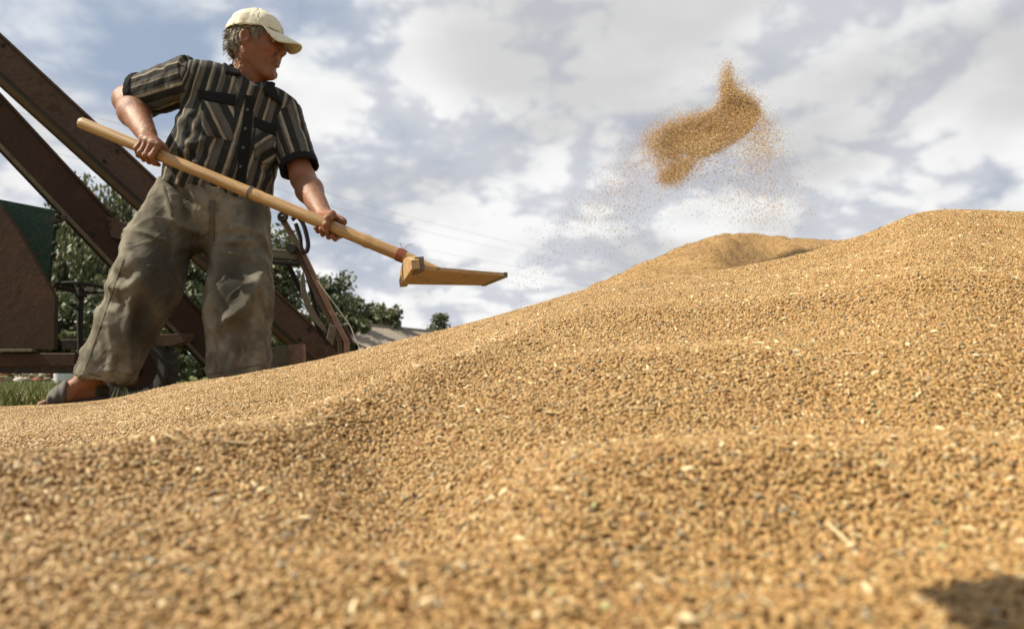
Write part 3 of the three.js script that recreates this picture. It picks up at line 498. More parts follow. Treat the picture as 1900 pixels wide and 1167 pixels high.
// ---------------------------------------------------------------- the shovel
const H0 = at(148, 227, 2.77), H1 = at(826, 508, 2.585), HA = H1.clone().sub(H0).normalize(), HN = V3(0, 0, 1).addScaledVector(HA, -HA.z).normalize(), HV = HN.clone().cross(HA), HL = H0.distanceTo(H1), HR = 0.0208;
const onHandle = (px) => { let lo = 0, hi = HL; for (let i = 0; i < 40; i++) { const m = (lo + hi) / 2; if (project(H0.clone().addScaledVector(HA, m))[0] < px) lo = m; else hi = m; } return lo; };
const woodTex = (c1, c2, seed) => tex(512, 256, (u, v) => { const n = fbm(u * 6 + seed, v * 46, seed, 4) + 0.5 * fbm(u * 30, v * 160, seed + 4, 3), k = sstep(-0.35, 0.4, n), s = sstep(0.33, 0.5, fbm(u * 9, v * 9, seed + 9, 4)); const g = (x) => Math.pow(clamp(x), 1 / 2.2); return [0, 1, 2].map((i) => g(mix(c1[i], c2[i], k) * (1 - 0.5 * s))); });
{
  const g = thing('scoop_shovel', 'long wooden scoop shovel with a bamboo handle held by the man', 'shovel', H0.clone());
  const add = (n, geo, m, p) => mesh(n, rebase(geo, g), m, p || g);
  const cane = new THREE.MeshStandardMaterial({ map: rep(woodTex([0.25, 0.14, 0.05], [0.34, 0.215, 0.085], 3), 2, 1), roughness: 0.42 });
  const board = new THREE.MeshStandardMaterial({ map: rep(woodTex([0.29, 0.172, 0.068], [0.37, 0.24, 0.108], 5), 3, 3), roughness: 0.6 });
  // bamboo: faint swellings at the nodes
  const N = 90, pr = []; const nodes = [0.235, 0.515, 0.80].map((t) => t * HL);
  pr.push(new THREE.Vector2(0.0005, 0), new THREE.Vector2(HR * 0.8, 0), new THREE.Vector2(HR * 0.97, 0.004));
  for (let i = 1; i <= N; i++) { const s = i / N * HL; let r = HR * (1 + 0.03 * noise2(s * 9, 2)); for (const q of nodes) r += 0.0022 * Math.exp(-Math.pow((s - q) / 0.006, 2)) - 0.0012 * Math.exp(-Math.pow((s - q - 0.012) / 0.004, 2)); const cut = sstep(HL * 0.875, HL, s); pr.push(new THREE.Vector2(r * (1 - 0.35 * cut), s)); }
  pr.push(new THREE.Vector2(0.0005, HL));
  const hg = new THREE.LatheGeometry(pr, 20); const u = hg.attributes.uv; for (let i = 0; i < u.count; i++) u.setXY(i, u.getY(i) * 1.1, u.getX(i) * 0.4);
  hg.applyMatrix4(new THREE.Matrix4().makeBasis(HV, HA, HN.clone().negate()).setPosition(H0));
  const handle = add('handle', hg, cane);
  const s3 = onHandle(463), wc = H0.clone().addScaledVector(HA, s3);
  const ringAt = (s, r, t) => { const q = new THREE.TorusGeometry(r, t, 6, 24); q.applyMatrix4(new THREE.Matrix4().makeBasis(HV, HN, HA).setPosition(H0.clone().addScaledVector(HA, s))); return q; };
  add('wire_ring', ringAt(s3, HR + 0.0018, 0.0016), M.wire, handle); add('wire_ring', ringAt(s3 + 0.006, HR + 0.0018, 0.0016), M.wire, handle);
  const redMat = new THREE.MeshStandardMaterial({ color: C(0.24, 0.055, 0.03), roughness: 0.9 });
  const s4 = onHandle(744); for (let i = 0; i < 5; i++) add('red_binding', ringAt(s4 - 0.012 + i * 0.0056, HR + 0.001, 0.0017), redMat, handle);
  { const q = H0.clone().addScaledVector(HA, s4).addScaledVector(HV, HR + 0.003); add('loose_thread', tube([q, q.clone().add(V3(-0.008, 0.010, 0.01)), q.clone().add(V3(-0.012, 0.018, 0.012))], 0.0009, 12, 4), redMat, handle); add('loose_thread', tube([q, q.clone().add(V3(0.014, 0.014, -0.004)), q.clone().add(V3(0.03, 0.016, 0.006))], 0.0009, 12, 4), redMat, handle); }
  // scoop: flat board seen from below, upright back board behind it
  const y0 = at(850, 506, 2.45).y, onPlane = (px, py) => { const r = ray(px, py), k = (y0 - CAMY) / r.y; return V3(r.x * k, y0, r.z * k); };
  const A = onPlane(768, 499), B = onPlane(941, 513), Cc = onPlane(899, 530), D = onPlane(745, 527.5);
  const slab = (P, h) => { const pos = [], idx = []; const bot = P.map((p) => p.clone()), top = P.map((p) => p.clone().add(V3(0, h, 0))); const q = (a, b, c, d) => { const k = pos.length / 3; for (const v of [a, b, c, d]) pos.push(v.x, v.y, v.z); idx.push(k, k + 1, k + 2, k, k + 2, k + 3); }; q(...bot); q(top[3], top[2], top[1], top[0]); for (let i = 0; i < P.length; i++) { const j = (i + 1) % P.length; q(bot[i], top[i], top[j], bot[j]); } const ge = new THREE.BufferGeometry(); ge.setAttribute('position', new THREE.Float32BufferAttribute(pos, 3)); const uv = []; for (let i = 0; i < pos.length; i += 3) uv.push(pos[i] * 1.0, (pos[i + 2] + pos[i + 1]) * 1.0); ge.setAttribute('uv', new THREE.Float32BufferAttribute(uv, 2)); ge.setIndex(idx); const n = ge.toNonIndexed(); n.computeVertexNormals(); return n; };
  const blade = add('blade', slab([A, B, Cc, D], 0.011), board);
  const tipA = B.clone().lerp(A, 0.035), tipD = Cc.clone().lerp(D, 0.04), steel = new THREE.MeshStandardMaterial({ color: C(0.16, 0.15, 0.14), roughness: 0.5, metalness: 0.5 });
  add('steel_edge', slab([tipA, B.clone().lerp(A, -0.006), Cc.clone().lerp(D, -0.006), tipD].map((p) => p.clone().add(V3(0, -0.0025, 0))), 0.016), steel, blade);
  const bk = (p) => p.clone().add(V3(-0.002, 0, 0)), A2 = A.clone().lerp(B, 0.055), D2 = D.clone().lerp(Cc, 0.055);
  { // back board: higher in the middle, leaning back with the handle
    const w = A.clone().sub(D), W = w.length(); w.normalize(); const up = V3(-0.10, 1, 0).normalize(), th = w.clone().cross(up).normalize(); const sh = new THREE.Shape(); sh.moveTo(0, 0); sh.lineTo(W, 0); sh.lineTo(W, 0.024); sh.quadraticCurveTo(W * 0.9, 0.05, W * 0.5, 0.060); sh.quadraticCurveTo(W * 0.1, 0.05, 0, 0.024); sh.lineTo(0, 0);
    const ge = new THREE.ExtrudeGeometry(sh, { depth: 0.022, bevelEnabled: true, bevelSize: 0.002, bevelThickness: 0.002, bevelSegments: 2, curveSegments: 12 });
    if (th.x < 0) { th.negate(); }
    const wq = up.clone().cross(th).normalize(); const flip = wq.dot(w) < 0;
    const m = flip ? new THREE.Matrix4().makeBasis(wq, up, th).setPosition(A.clone().add(V3(-0.006, 0.0015, 0))) : new THREE.Matrix4().makeBasis(wq, up, th).setPosition(D.clone().add(V3(-0.006, 0.0015, 0)));
    const bb = add('back_board', ge.applyMatrix4(m), board); bb.userData.label = 'pale back board of the scoop';
  }
  // folded metal strap at the near corner
  const strapMat = new THREE.MeshStandardMaterial({ color: C(0.12, 0.085, 0.055), roughness: 0.6, metalness: 0.3 });
  add('strap', slab([A.clone().lerp(B, 0.02), A.clone().lerp(B, 0.105), A.clone().lerp(B, 0.105).lerp(D, 0.30), A.clone().lerp(B, 0.02).lerp(D, 0.30)].map((p) => p.clone().add(V3(0, -0.003, 0.0015))), 0.0025), strapMat, blade);
  { const p = A.clone().lerp(B, 0.02), q = A.clone().lerp(B, 0.105); add('strap', bar(p.clone().lerp(q, 0.5).add(V3(0, -0.002, 0.0025)), p.clone().lerp(q, 0.5).add(V3(-0.004, 0.038, 0.0025)), p.distanceTo(q), 0.003), strapMat, blade); const nq = p.clone().lerp(q, 0.5).add(V3(0, 0.018, 0.005)); add('nail', new THREE.SphereGeometry(0.003, 8, 6).translate(nq.x, nq.y, nq.z), steel, blade); }
}

// ---------------------------------------------------------------- the man
{
  const man = thing('person', 'man in striped short-sleeved shirt, pale cap and baggy trousers throwing grain with a shovel', 'person', at(300, 740, 3.0));
  const add = (n, geo, m, p) => mesh(n, rebase(geo, man), m, p || man);
  const J = { neck: at(461, 158, 2.955), head: at(477, 82, 2.93), rs: at(357, 148, 2.88), ls: at(522, 212, 3.05), re: at(236, 186, 2.97), rw: at(272, 250, 2.772), le: at(562, 332, 2.97), lw: at(600, 400, 2.755), waist: at(396, 350, 3.0), rh: at(338, 385, 2.95), lh: at(448, 402, 3.04), rk: at(262, 525, 2.88), ra: at(170, 698, 2.87), lk: at(443, 560, 2.90), la: at(445, 728, 2.98) };
  const sk = (p, q, a, b) => cone(p, q, a, b);

  // --- hands, closed on the handle
  const hp = (s0, s, deg, r) => { const a = deg * Math.PI / 180; return H0.clone().addScaledVector(HA, s0 + s).addScaledVector(HV, Math.cos(a) * r).addScaledVector(HN, Math.sin(a) * r); };
  function hand(wrist, elbow, s0, fingers, thumb, palmR, wr) {
    const fl = [], pts = [wrist];
    for (const [s, lens, degs, rads, thick] of fingers) { const q = degs.map((d, i) => hp(s0, s + (lens[i] || 0), d, rads[i])); pts.push(...q); const ch = []; for (let i = 0; i + 1 < q.length; i++) ch.push(cone(q[i], q[i + 1], thick * (1 - 0.09 * i), thick * (1 - 0.09 * (i + 1)))); ch.push(cone(q[1], q[1].clone().add(V3(0, 0, 1e-4)), thick * 1.04, thick * 1.04)); fl.push(union(ch, 0.003)); }
    const th = []; { const q = thumb.map(([s, d, r]) => hp(s0, s, d, r)); pts.push(...q); th.push(cone(wrist.clone().lerp(q[0], 0.35), q[0], 0.017, 0.016)); for (let i = 0; i + 1 < q.length; i++) th.push(cone(q[i], q[i + 1], 0.0145 - 0.0017 * i, 0.0135 - 0.002 * i)); }
    const palm = fingers.map(([s, lens, degs, rads]) => cone(wrist, hp(s0, s, degs[0], rads[0]), wr * 0.62, palmR));
    const fore = cone(wrist.clone().lerp(elbow, 0.25), wrist, wr * 1.12, wr);
    const P = union([fore, ...palm], 0.016), T = union(th, 0.006);
    const f = (x, y, z) => { let d = smin(P(x, y, z), T(x, y, z), 0.008); for (const q of fl) d = smin(d, q(x, y, z), 0.0045); return d; };
    pts.push(wrist.clone().lerp(elbow, 0.12));
    const [lo, hi] = boundsOf(pts, 0.045); return { f, lo, hi };
  }
  const uvMap = (g, f) => { const p = g.attributes.position, uv = new Float32Array(p.count * 2), v = V3(); for (let i = 0; i < p.count; i++) { v.fromBufferAttribute(p, i); uv.set(f(v), i * 2); } g.setAttribute('uv', new THREE.BufferAttribute(uv, 2)); return g; };
  const bend = (d0, d1, d2, d3) => [d0, d1, d2, d3];
  const sR = onHandle(281), sL = onHandle(609);
  const rh = hand(J.rw, J.re, sR, [[0.034, [0, 0, 0, 0], bend(50, 112, 160, 205), [0.043, 0.044, 0.036, 0.034], 0.0112], [0.0115, [0, 0, 0, 0], bend(52, 118, 168, 214), [0.046, 0.046, 0.037, 0.034], 0.0115], [-0.0115, [0, 0, 0, 0], bend(50, 116, 168, 214), [0.044, 0.044, 0.036, 0.034], 0.011], [-0.033, [0, 0, 0, 0], bend(46, 106, 156, 200), [0.041, 0.041, 0.034, 0.033], 0.0098]], [[0.02, -25, 0.036], [0.035, -70, 0.036], [0.045, -115, 0.034]], 0.0145, 0.034);
  const lh = hand(J.lw, J.le, sL, [[0.030, [0, 0.006, 0.006, 0.004], bend(-42, -105, -158, -206), [0.044, 0.045, 0.036, 0.034], 0.0108], [0.014, [0, 0, 0, 0], bend(-45, -112, -166, -222), [0.046, 0.046, 0.037, 0.034], 0.011], [-0.009, [0, 0, 0, 0], bend(-45, -112, -168, -226), [0.044, 0.044, 0.036, 0.034], 0.0105], [-0.031, [0, 0, 0, 0], bend(-42, -104, -158, -214), [0.041, 0.041, 0.034, 0.033], 0.0095]], [[-0.001, 15, 0.038], [0.002, 58, 0.038], [0.006, 98, 0.0345], [0.009, 126, 0.0335]], 0.014, 0.031);

  // --- head in its own axes: x forward, y up, z towards his right
  const fwd = V3(Math.cos(0.08), 0, Math.sin(0.08)), Q = new THREE.Quaternion().setFromRotationMatrix(new THREE.Matrix4().makeBasis(fwd, V3(0, 1, 0), fwd.clone().cross(V3(0, 1, 0)))).multiply(new THREE.Quaternion().setFromEuler(new THREE.Euler(0.05, 0, -0.10)));
  const HM = new THREE.Matrix4().compose(J.head, Q, V3(0.98, 0.97, 0.98)), HMi = HM.clone().invert();
  const two = (f) => [f(1), f(-1)];
  const solid = union([ell(V3(-0.012, 0.028, 0), 0.098, 0.094, 0.077), ell(V3(0.030, -0.028, 0), 0.064, 0.088, 0.062), ell(V3(0.0, -0.035, 0), 0.075, 0.06, 0.066)], 0.03);
  const bony = union([...two((s) => cone(V3(-0.018, -0.058, 0.050 * s), V3(0.055, -0.112, 0.016 * s), 0.020, 0.021)), cone(V3(0.066, -0.112, -0.010), V3(0.066, -0.112, 0.010), 0.020, 0.020), ...two((s) => ell(V3(0.056, -0.022, 0.042 * s), 0.030, 0.024, 0.022)), ...two((s) => cone(V3(0.078, 0.026, 0.012 * s), V3(0.068, 0.028, 0.046 * s), 0.014, 0.011))], 0.02);
  const nose = union([cone(V3(0.086, 0.014, 0), V3(0.108, -0.026, 0), 0.010, 0.0125), ...two((s) => ell(V3(0.098, -0.033, 0.011 * s), 0.011, 0.008, 0.008))], 0.008);
  const lips = union([cone(V3(0.088, -0.062, -0.014), V3(0.088, -0.062, 0.014), 0.0085, 0.0085), cone(V3(0.086, -0.077, -0.012), V3(0.086, -0.077, 0.012), 0.0085, 0.0085), cone(V3(0.088, -0.048, -0.02), V3(0.088, -0.048, 0.02), 0.008, 0.008)], 0.006);
  const sock = two((s) => ell(V3(0.096, 0.006, 0.033 * s), 0.018, 0.013, 0.019)), eyes = two((s) => ell(V3(0.0755, 0.006, 0.033 * s), 0.0125, 0.0115, 0.0125)), lids = two((s) => cone(V3(0.080, 0.013, 0.022 * s), V3(0.076, 0.012, 0.046 * s), 0.006, 0.005));
  const slit = cone(V3(0.101, -0.0695, -0.022), V3(0.101, -0.0695, 0.022), 0.0055, 0.0045), groove = two((s) => cone(V3(0.088, -0.036, 0.022 * s), V3(0.078, -0.066, 0.034 * s), 0.004, 0.003));
  const ear = two((s) => { const o = ell(V3(-0.018, 0.000, 0.080 * s), 0.022, 0.033, 0.012), i = ell(V3(-0.013, 0.004, 0.092 * s), 0.013, 0.021, 0.009), l = ell(V3(-0.010, -0.030, 0.074 * s), 0.010, 0.011, 0.008); return (x, y, z) => smin(smax(o(x, y, z), -i(x, y, z), 0.005), l(x, y, z), 0.008); });
  const neckL = J.neck.clone().applyMatrix4(HMi);
  const neck = union([cone(V3(-0.025, -0.04, 0), neckL.clone().add(V3(-0.01, 0.012, 0)), 0.056, 0.060), cone(V3(-0.012, -0.045, 0.058), neckL.clone().add(V3(0.012, 0.02, 0.02)), 0.014, 0.016), cone(V3(0.02, -0.10, 0), neckL.clone().add(V3(0.008, 0.03, 0)), 0.036, 0.044)], 0.022);
  const headF = (x, y, z) => {
    let d = smin(solid(x, y, z), bony(x, y, z), 0.018); d = smin(d, nose(x, y, z), 0.010); d = smin(d, lips(x, y, z), 0.008);
    for (const q of sock) d = smax(d, -q(x, y, z), 0.012); for (const q of eyes) d = Math.min(d, q(x, y, z)); for (const q of lids) d = smin(d, q(x, y, z), 0.004);
    d = smax(d, -slit(x, y, z), 0.004); for (const q of groove) d = smax(d, -q(x, y, z), 0.008);
    d = smin(d, neck(x, y, z), 0.022); for (const q of ear) d = smin(d, q(x, y, z), 0.006); return d;
  };
  const headG = nets(headF, V3(-0.15, -0.24, -0.12), V3(0.15, 0.14, 0.12), 0.0032); headG.computeVertexNormals();
  displace(headG, (v) => 0.0011 * noise3(v.x * 130, v.y * 130, v.z * 130) + 0.0012 * noise3(v.x * 45, v.y * 60, v.z * 45) * (v.x > 0.02 ? 1 : 0.3));
  const skinTone = (v, k) => { const a = fbm(v.x * 22, v.y * 22, v.z * 22, 3), b = noise3(v.x * 140, v.y * 140, v.z * 140); const t = 1 + a * 0.30 + b * 0.07; return [0.172 * t, 0.070 * t * (1 - a * 0.10), 0.037 * t * (1 - a * 0.12)]; };
  paintVerts(headG, (v) => {
    const c = skinTone(v), red = Math.exp(-(Math.pow((v.x - 0.075) / 0.035, 2) + Math.pow((v.y + 0.028) / 0.03, 2))) * 0.5; c[1] *= 1 - 0.22 * red; c[2] *= 1 - 0.22 * red;
    const beard = sstep(-0.04, -0.075, v.y) * sstep(-0.02, 0.03, v.x) * sstep(-0.14, -0.12, v.y); const gr = 0.5 * beard * (0.6 + 0.8 * noise3(v.x * 400, v.y * 400, v.z * 400)); for (let i = 0; i < 3; i++) c[i] = mix(c[i], [0.12, 0.08, 0.06][i], clamp(gr, 0, 0.6));
    if (v.x > 0.078 && Math.abs(v.y + 0.0695) < 0.011 && Math.abs(v.z) < 0.026) { c[0] *= 0.9; c[1] *= 0.7; c[2] *= 0.75; }
    for (const s of [1, -1]) { const e = Math.hypot(v.x - 0.0755, v.y - 0.006, v.z - 0.033 * s); if (e < 0.0138 && Math.abs(v.y - 0.005) < 0.0055) { const iris = Math.hypot(v.y - 0.005, v.z - 0.034 * s) < 0.0058; return iris ? [0.05, 0.045, 0.04] : [0.30, 0.24, 0.20]; } }
    return c;
  });
  headG.applyMatrix4(HM);

  // --- the rest of the body: one figure, mostly under the clothes
  const body = union([cone(J.neck.clone().addScaledVector(V3(0.25, -1, 0.12), 0.06), J.waist, 0.072, 0.11), cone(J.rs, J.ls, 0.055, 0.055), cone(J.rs, J.re, 0.056, 0.05), cone(J.re, J.re.clone().lerp(J.rw, 0.35), 0.051, 0.055), cone(J.re.clone().lerp(J.rw, 0.35), J.rw, 0.055, 0.035), cone(J.ls, J.le, 0.054, 0.044), cone(J.le, J.le.clone().lerp(J.lw, 0.32), 0.044, 0.047), cone(J.le.clone().lerp(J.lw, 0.32), J.lw, 0.047, 0.032), cone(J.waist, J.rh, 0.10, 0.09), cone(J.waist, J.lh, 0.10, 0.09), cone(J.rh, J.rk, 0.075, 0.05), cone(J.rk, J.ra, 0.048, 0.034), cone(J.lh, J.lk, 0.075, 0.05), cone(J.lk, J.la, 0.048, 0.034)], 0.03);
  const [blo, bhi] = boundsOf(Object.values(J).slice(2).concat([J.neck]), 0.09);
  const bodyG = nets(body, blo, bhi, 0.009, true);
  const handR = nets(rh.f, rh.lo, rh.hi, 0.0028), handL = nets(lh.f, lh.lo, lh.hi, 0.0028);
  // feet
  const toeR = at(76, 747, 2.80), heelR = at(184, 731, 2.90); 
  const fd = toeR.clone().sub(heelR), fside = V3(fd.z, 0, -fd.x).normalize(), fp = (t, s, y) => heelR.clone().addScaledVector(fd, t).addScaledVector(fside, s).add(V3(0, y, 0));
  const toes = [-0.034, -0.018, -0.003, 0.012, 0.030].map((s, i) => cone(fp(0.74, s * 0.9, 0.006), fp([0.90, 0.95, 0.98, 1.0, 1.02][i], s, -0.006), 0.0125, i === 4 ? 0.0125 : 0.0095));
  const ank = at(172, 696, 2.87), foot = union([cone(ank.clone().add(V3(0, 0.03, 0)), ank, 0.040, 0.039), cone(ank, fp(0.06, 0, 0.012), 0.040, 0.031), cone(ank.clone().lerp(fp(0.4, 0, 0.03), 0.25), fp(0.72, 0.004, 0.012), 0.036, 0.026), cone(fp(0.62, -0.02, 0.006), fp(0.62, 0.022, 0.008), 0.022, 0.024), cone(fp(0.05, 0, 0.005), fp(0.6, 0, 0.002), 0.028, 0.022)], 0.025), footF = (x, y, z) => { let d = foot(x, y, z); for (const t of toes) d = smin(d, t(x, y, z), 0.006); return d; };
  const [flo, fhi] = boundsOf([toeR, heelR, ank.clone().add(V3(0, 0.02, 0)), fp(1, 0.03, 0)], 0.05), footG = nets(footF, flo, fhi, 0.0035);
  const tl = at(470, 760, 2.84), hl2 = at(450, 745, 3.02); tl.y = hl2.y = 0.03; const footL = union([cone(J.la, hl2.clone().add(V3(0, 0.01, 0)), 0.036, 0.03), cone(J.la, tl, 0.034, 0.026)], 0.03), [glo, ghi] = boundsOf([tl, hl2, J.la], 0.05), footLG = nets(footL, glo, ghi, 0.006);
  for (const q of [bodyG, handR, handL, footG, footLG]) { displace(q, (v) => 0.0009 * noise3(v.x * 110, v.y * 110, v.z * 110)); paintVerts(q, (v) => { const c = skinTone(v); return [c[0] * 1.06, c[1] * 1.08, c[2] * 1.05]; }); }
  const pores = tex(512, 512, (u, v) => 0.5 + 0.5 * tn(u, v, 46, 6) + 0.45 * tn(u, v, 110, 3), false), skin = new THREE.MeshPhysicalMaterial({ vertexColors: true, roughness: 0.48, specularIntensity: 0.6, bumpMap: pores, bumpScale: 0.0011 });
  const pick = (g) => { const n = new THREE.BufferGeometry(); uvMap(g, (v) => [(v.x - v.z * 0.7) / 0.11, (v.y + v.z * 0.5) / 0.11]); for (const k of ['position', 'normal', 'color', 'uv']) n.setAttribute(k, g.attributes[k]); n.setIndex(g.index); return n; };
  const bodyMesh = add('body', mergeGeometries([bodyG, headG, handR, handL, footG, footLG].map(pick)), skin);

  // --- hair: grey-brown, below the cap
  {
    const over = union([ell(V3(-0.016, 0.022, 0), 0.103, 0.092, 0.083), ell(V3(-0.062, -0.035, 0), 0.050, 0.050, 0.062)], 0.03);
    const hf = (x, y, z) => { let d = over(x, y, z); d = smax(d, x - 0.050 + (y > 0.0 ? 0 : 0) , 0.006); const face = Math.max(0, x - (-0.020)); d = smax(d, -(y - (-0.062 + face * 1.1 + 0.02 * noise3(x * 60, z * 60, 3))), 0.006); d = smax(d, -ell(V3(-0.012, -0.004, 0.085), 0.026, 0.037, 0.032)(x, y, z), 0.004); d = smax(d, -ell(V3(-0.012, -0.004, -0.085), 0.026, 0.037, 0.032)(x, y, z), 0.004); return d; };
    const hg = nets(hf, V3(-0.14, -0.10, -0.11), V3(0.08, 0.12, 0.11), 0.0036); displace(hg, (v) => 0.005 * noise3(v.x * 90, v.y * 40, v.z * 90) + 0.003 * noise3(v.x * 220, v.y * 90, v.z * 220));
    const tufts = [hg.toNonIndexed()], r = rng(222); const P = hg.attributes.position, Nn = hg.attributes.normal, v = V3(), n = V3();
    for (let k = 0; k < 900; k++) { const i = Math.floor(r() * P.count); v.fromBufferAttribute(P, i); n.fromBufferAttribute(Nn, i); if (v.y > 0.05) continue; const L = 0.014 + r() * 0.018, dir = n.clone().multiplyScalar(0.35).add(V3(-0.55 + r() * 0.4, -0.8 + (r() - 0.5) * 0.7, (r() - 0.5) * 0.6)).normalize(), side = V3(r() - 0.5, r() - 0.5, r() - 0.5).cross(dir).normalize().multiplyScalar(0.0016); const a = v.clone().add(side), b = v.clone().sub(side), m = v.clone().addScaledVector(dir, L * 0.6).addScaledVector(n, 0.003), e = v.clone().addScaledVector(dir, L); const g = new THREE.BufferGeometry(); g.setAttribute('position', new THREE.Float32BufferAttribute([...a.toArray(), ...b.toArray(), ...m.toArray(), ...b.toArray(), ...e.toArray(), ...m.toArray()], 3)); g.computeVertexNormals(); tufts.push(g); }
    const hairG = mergeGeometries(tufts.map((g) => { const q = new THREE.BufferGeometry(); q.setAttribute('position', g.attributes.position); q.setAttribute('normal', g.attributes.normal); return q; }));
    paintVerts(hairG, (q) => { const s = 0.5 + 0.5 * noise3(q.x * 120, q.y * 60, q.z * 120), k = s * s; return [mix(0.075, 0.25, k), mix(0.06, 0.215, k), mix(0.045, 0.165, k)]; });
    add('hair', hairG.applyMatrix4(HM), new THREE.MeshStandardMaterial({ vertexColors: true, roughness: 0.7, side: THREE.DoubleSide }));
  }
  // --- cap: dome of panels, stiff curved brim
  {
    const tilt = (x) => 0.042 + (x + 0.1) * 0.02 - 0.05 * Math.max(0, -x - 0.03);
    const dome = ell(V3(-0.014, 0.040, 0), 0.112, 0.098, 0.092), inner = ell(V3(-0.014, 0.038, 0), 0.107, 0.094, 0.087);
    const df = (x, y, z) => { let d = smax(dome(x, y, z), -(y - tilt(x)), 0.003); return smax(d, -inner(x, y, z), 0.002); };
    const dg = nets(df, V3(-0.14, -0.01, -0.11), V3(0.12, 0.15, 0.11), 0.0034);
    displace(dg, (v) => { const a = Math.atan2(v.z, v.x + 0.014), s = Math.abs(((a / (Math.PI / 3)) % 1 + 1) % 1 - 0.5) * (Math.PI / 3) * Math.hypot(v.z, v.x + 0.014); let h = -0.0022 * Math.exp(-Math.pow((0.5 * Math.PI / 3 * Math.hypot(v.z, v.x + 0.014) - s) / 0.003, 2)); h += 0.0032 * noise3(v.x * 30, v.y * 45, v.z * 30) + 0.0022 * noise3(v.x * 60 + 4, v.y * 25, v.z * 60); return h; });
    const clothC = (v) => { const s = sstep(0.1, 0.45, fbm(v.x * 30, v.y * 30, v.z * 30, 4)), f = noise3(v.x * 500, v.y * 500, v.z * 500) * 0.04; return [mix(0.50, 0.36, s) + f, mix(0.475, 0.33, s) + f, mix(0.375, 0.235, s) + f]; };
    const capMat = new THREE.MeshStandardMaterial({ vertexColors: true, roughness: 0.9 });
    const cap = add('cap', paintVerts(dg, clothC).applyMatrix4(HM), capMat);
    const bf = (x, y, z) => { const yb = 0.049 - (x - 0.085) * 0.46 - z * z * (2.0 + 7.0 * sstep(0.03, 0.12, x)), plan = Math.max(Math.hypot((x - 0.052) / 0.126, z / 0.080) - 1, (0.070 - Math.abs(z) * Math.abs(z) * 7 - x) / 0.1) * 0.08; return smax(Math.abs(y - yb) * 0.85 - 0.0030, plan, 0.002); };
    const bg = nets(bf, V3(0.0, -0.08, -0.10), V3(0.20, 0.085, 0.10), 0.0027);
    mesh('brim', rebase(paintVerts(bg, clothC).applyMatrix4(HM), man), capMat, cap);
    mesh('button', rebase(new THREE.SphereGeometry(0.008, 12, 8).scale(1, 0.5, 1).translate(-0.014, 0.139, 0).applyMatrix4(HM), man), new THREE.MeshStandardMaterial({ color: C(0.55, 0.5, 0.36), roughness: 0.9 }), cap);
    const bandG = new THREE.TorusGeometry(0.0985, 0.0035, 6, 50, Math.PI * 1.15).rotateX(Math.PI / 2).scale(1.12, 1, 0.93).rotateY(Math.PI * 1.07 + Math.PI).translate(-0.014, 0.047, 0);
  }

  // --- shirt
  const S = J.neck.clone().sub(J.waist), TL = S.length(); S.normalize(); const X = J.ls.clone().sub(J.rs); X.addScaledVector(S, -X.dot(S)).normalize(); const F = X.clone().cross(S);
  const loc = (x, y, z) => { const dx = x - J.waist.x, dy = y - J.waist.y, dz = z - J.waist.z; return [dx * X.x + dy * X.y + dz * X.z, dx * S.x + dy * S.y + dz * S.z, dx * F.x + dy * F.y + dz * F.z]; };
  const prof = spline([[-0.12, 0.175], [-0.03, 0.195], [0.06, 0.205], [0.16, 0.205], [0.25, 0.200], [0.32, 0.178], [0.37, 0.130], [0.42, 0.09]]), profF = spline([[-0.12, 0.135], [-0.03, 0.155], [0.06, 0.165], [0.16, 0.155], [0.25, 0.140], [0.32, 0.115], [0.37, 0.10], [0.42, 0.085]]);
  const trunkF = (x, y, z) => { const [a, s, b] = loc(x, y, z), w = prof(s), h = profF(s), k = Math.hypot(a / w, b / h); let d = (k - 1) * Math.min(w, h); return Math.max(d, s - (TL - 0.012), -0.035 - s); };
  const yoke = union([cone(J.rs.clone().addScaledVector(S, -0.004), J.ls.clone().addScaledVector(S, -0.004), 0.078, 0.078), cone(J.rs.clone().lerp(J.neck, 0.3), J.neck.clone().addScaledVector(S, -0.05), 0.07, 0.085), cone(J.ls.clone().lerp(J.neck, 0.3), J.neck.clone().addScaledVector(S, -0.05), 0.07, 0.085)], 0.03);
  const rHem = J.rs.clone().lerp(J.re, 0.80), lHem = J.ls.clone().lerp(J.le, 0.84), rDir = J.re.clone().sub(J.rs).normalize(), lDir = J.le.clone().sub(J.ls).normalize();
  const hole = union([cone(J.neck.clone().addScaledVector(S, 0.022), J.neck.clone().addScaledVector(S, 0.09), 0.052, 0.082), cone(J.neck.clone().addScaledVector(S, 0.006).addScaledVector(F, 0.095), J.neck.clone().addScaledVector(S, 0.06).addScaledVector(F, 0.05), 0.012, 0.05)], 0.02);
  const shirtF = (x, y, z) => smax(smin(trunkF(x, y, z), yoke(x, y, z), 0.05), -hole(x, y, z), 0.008);
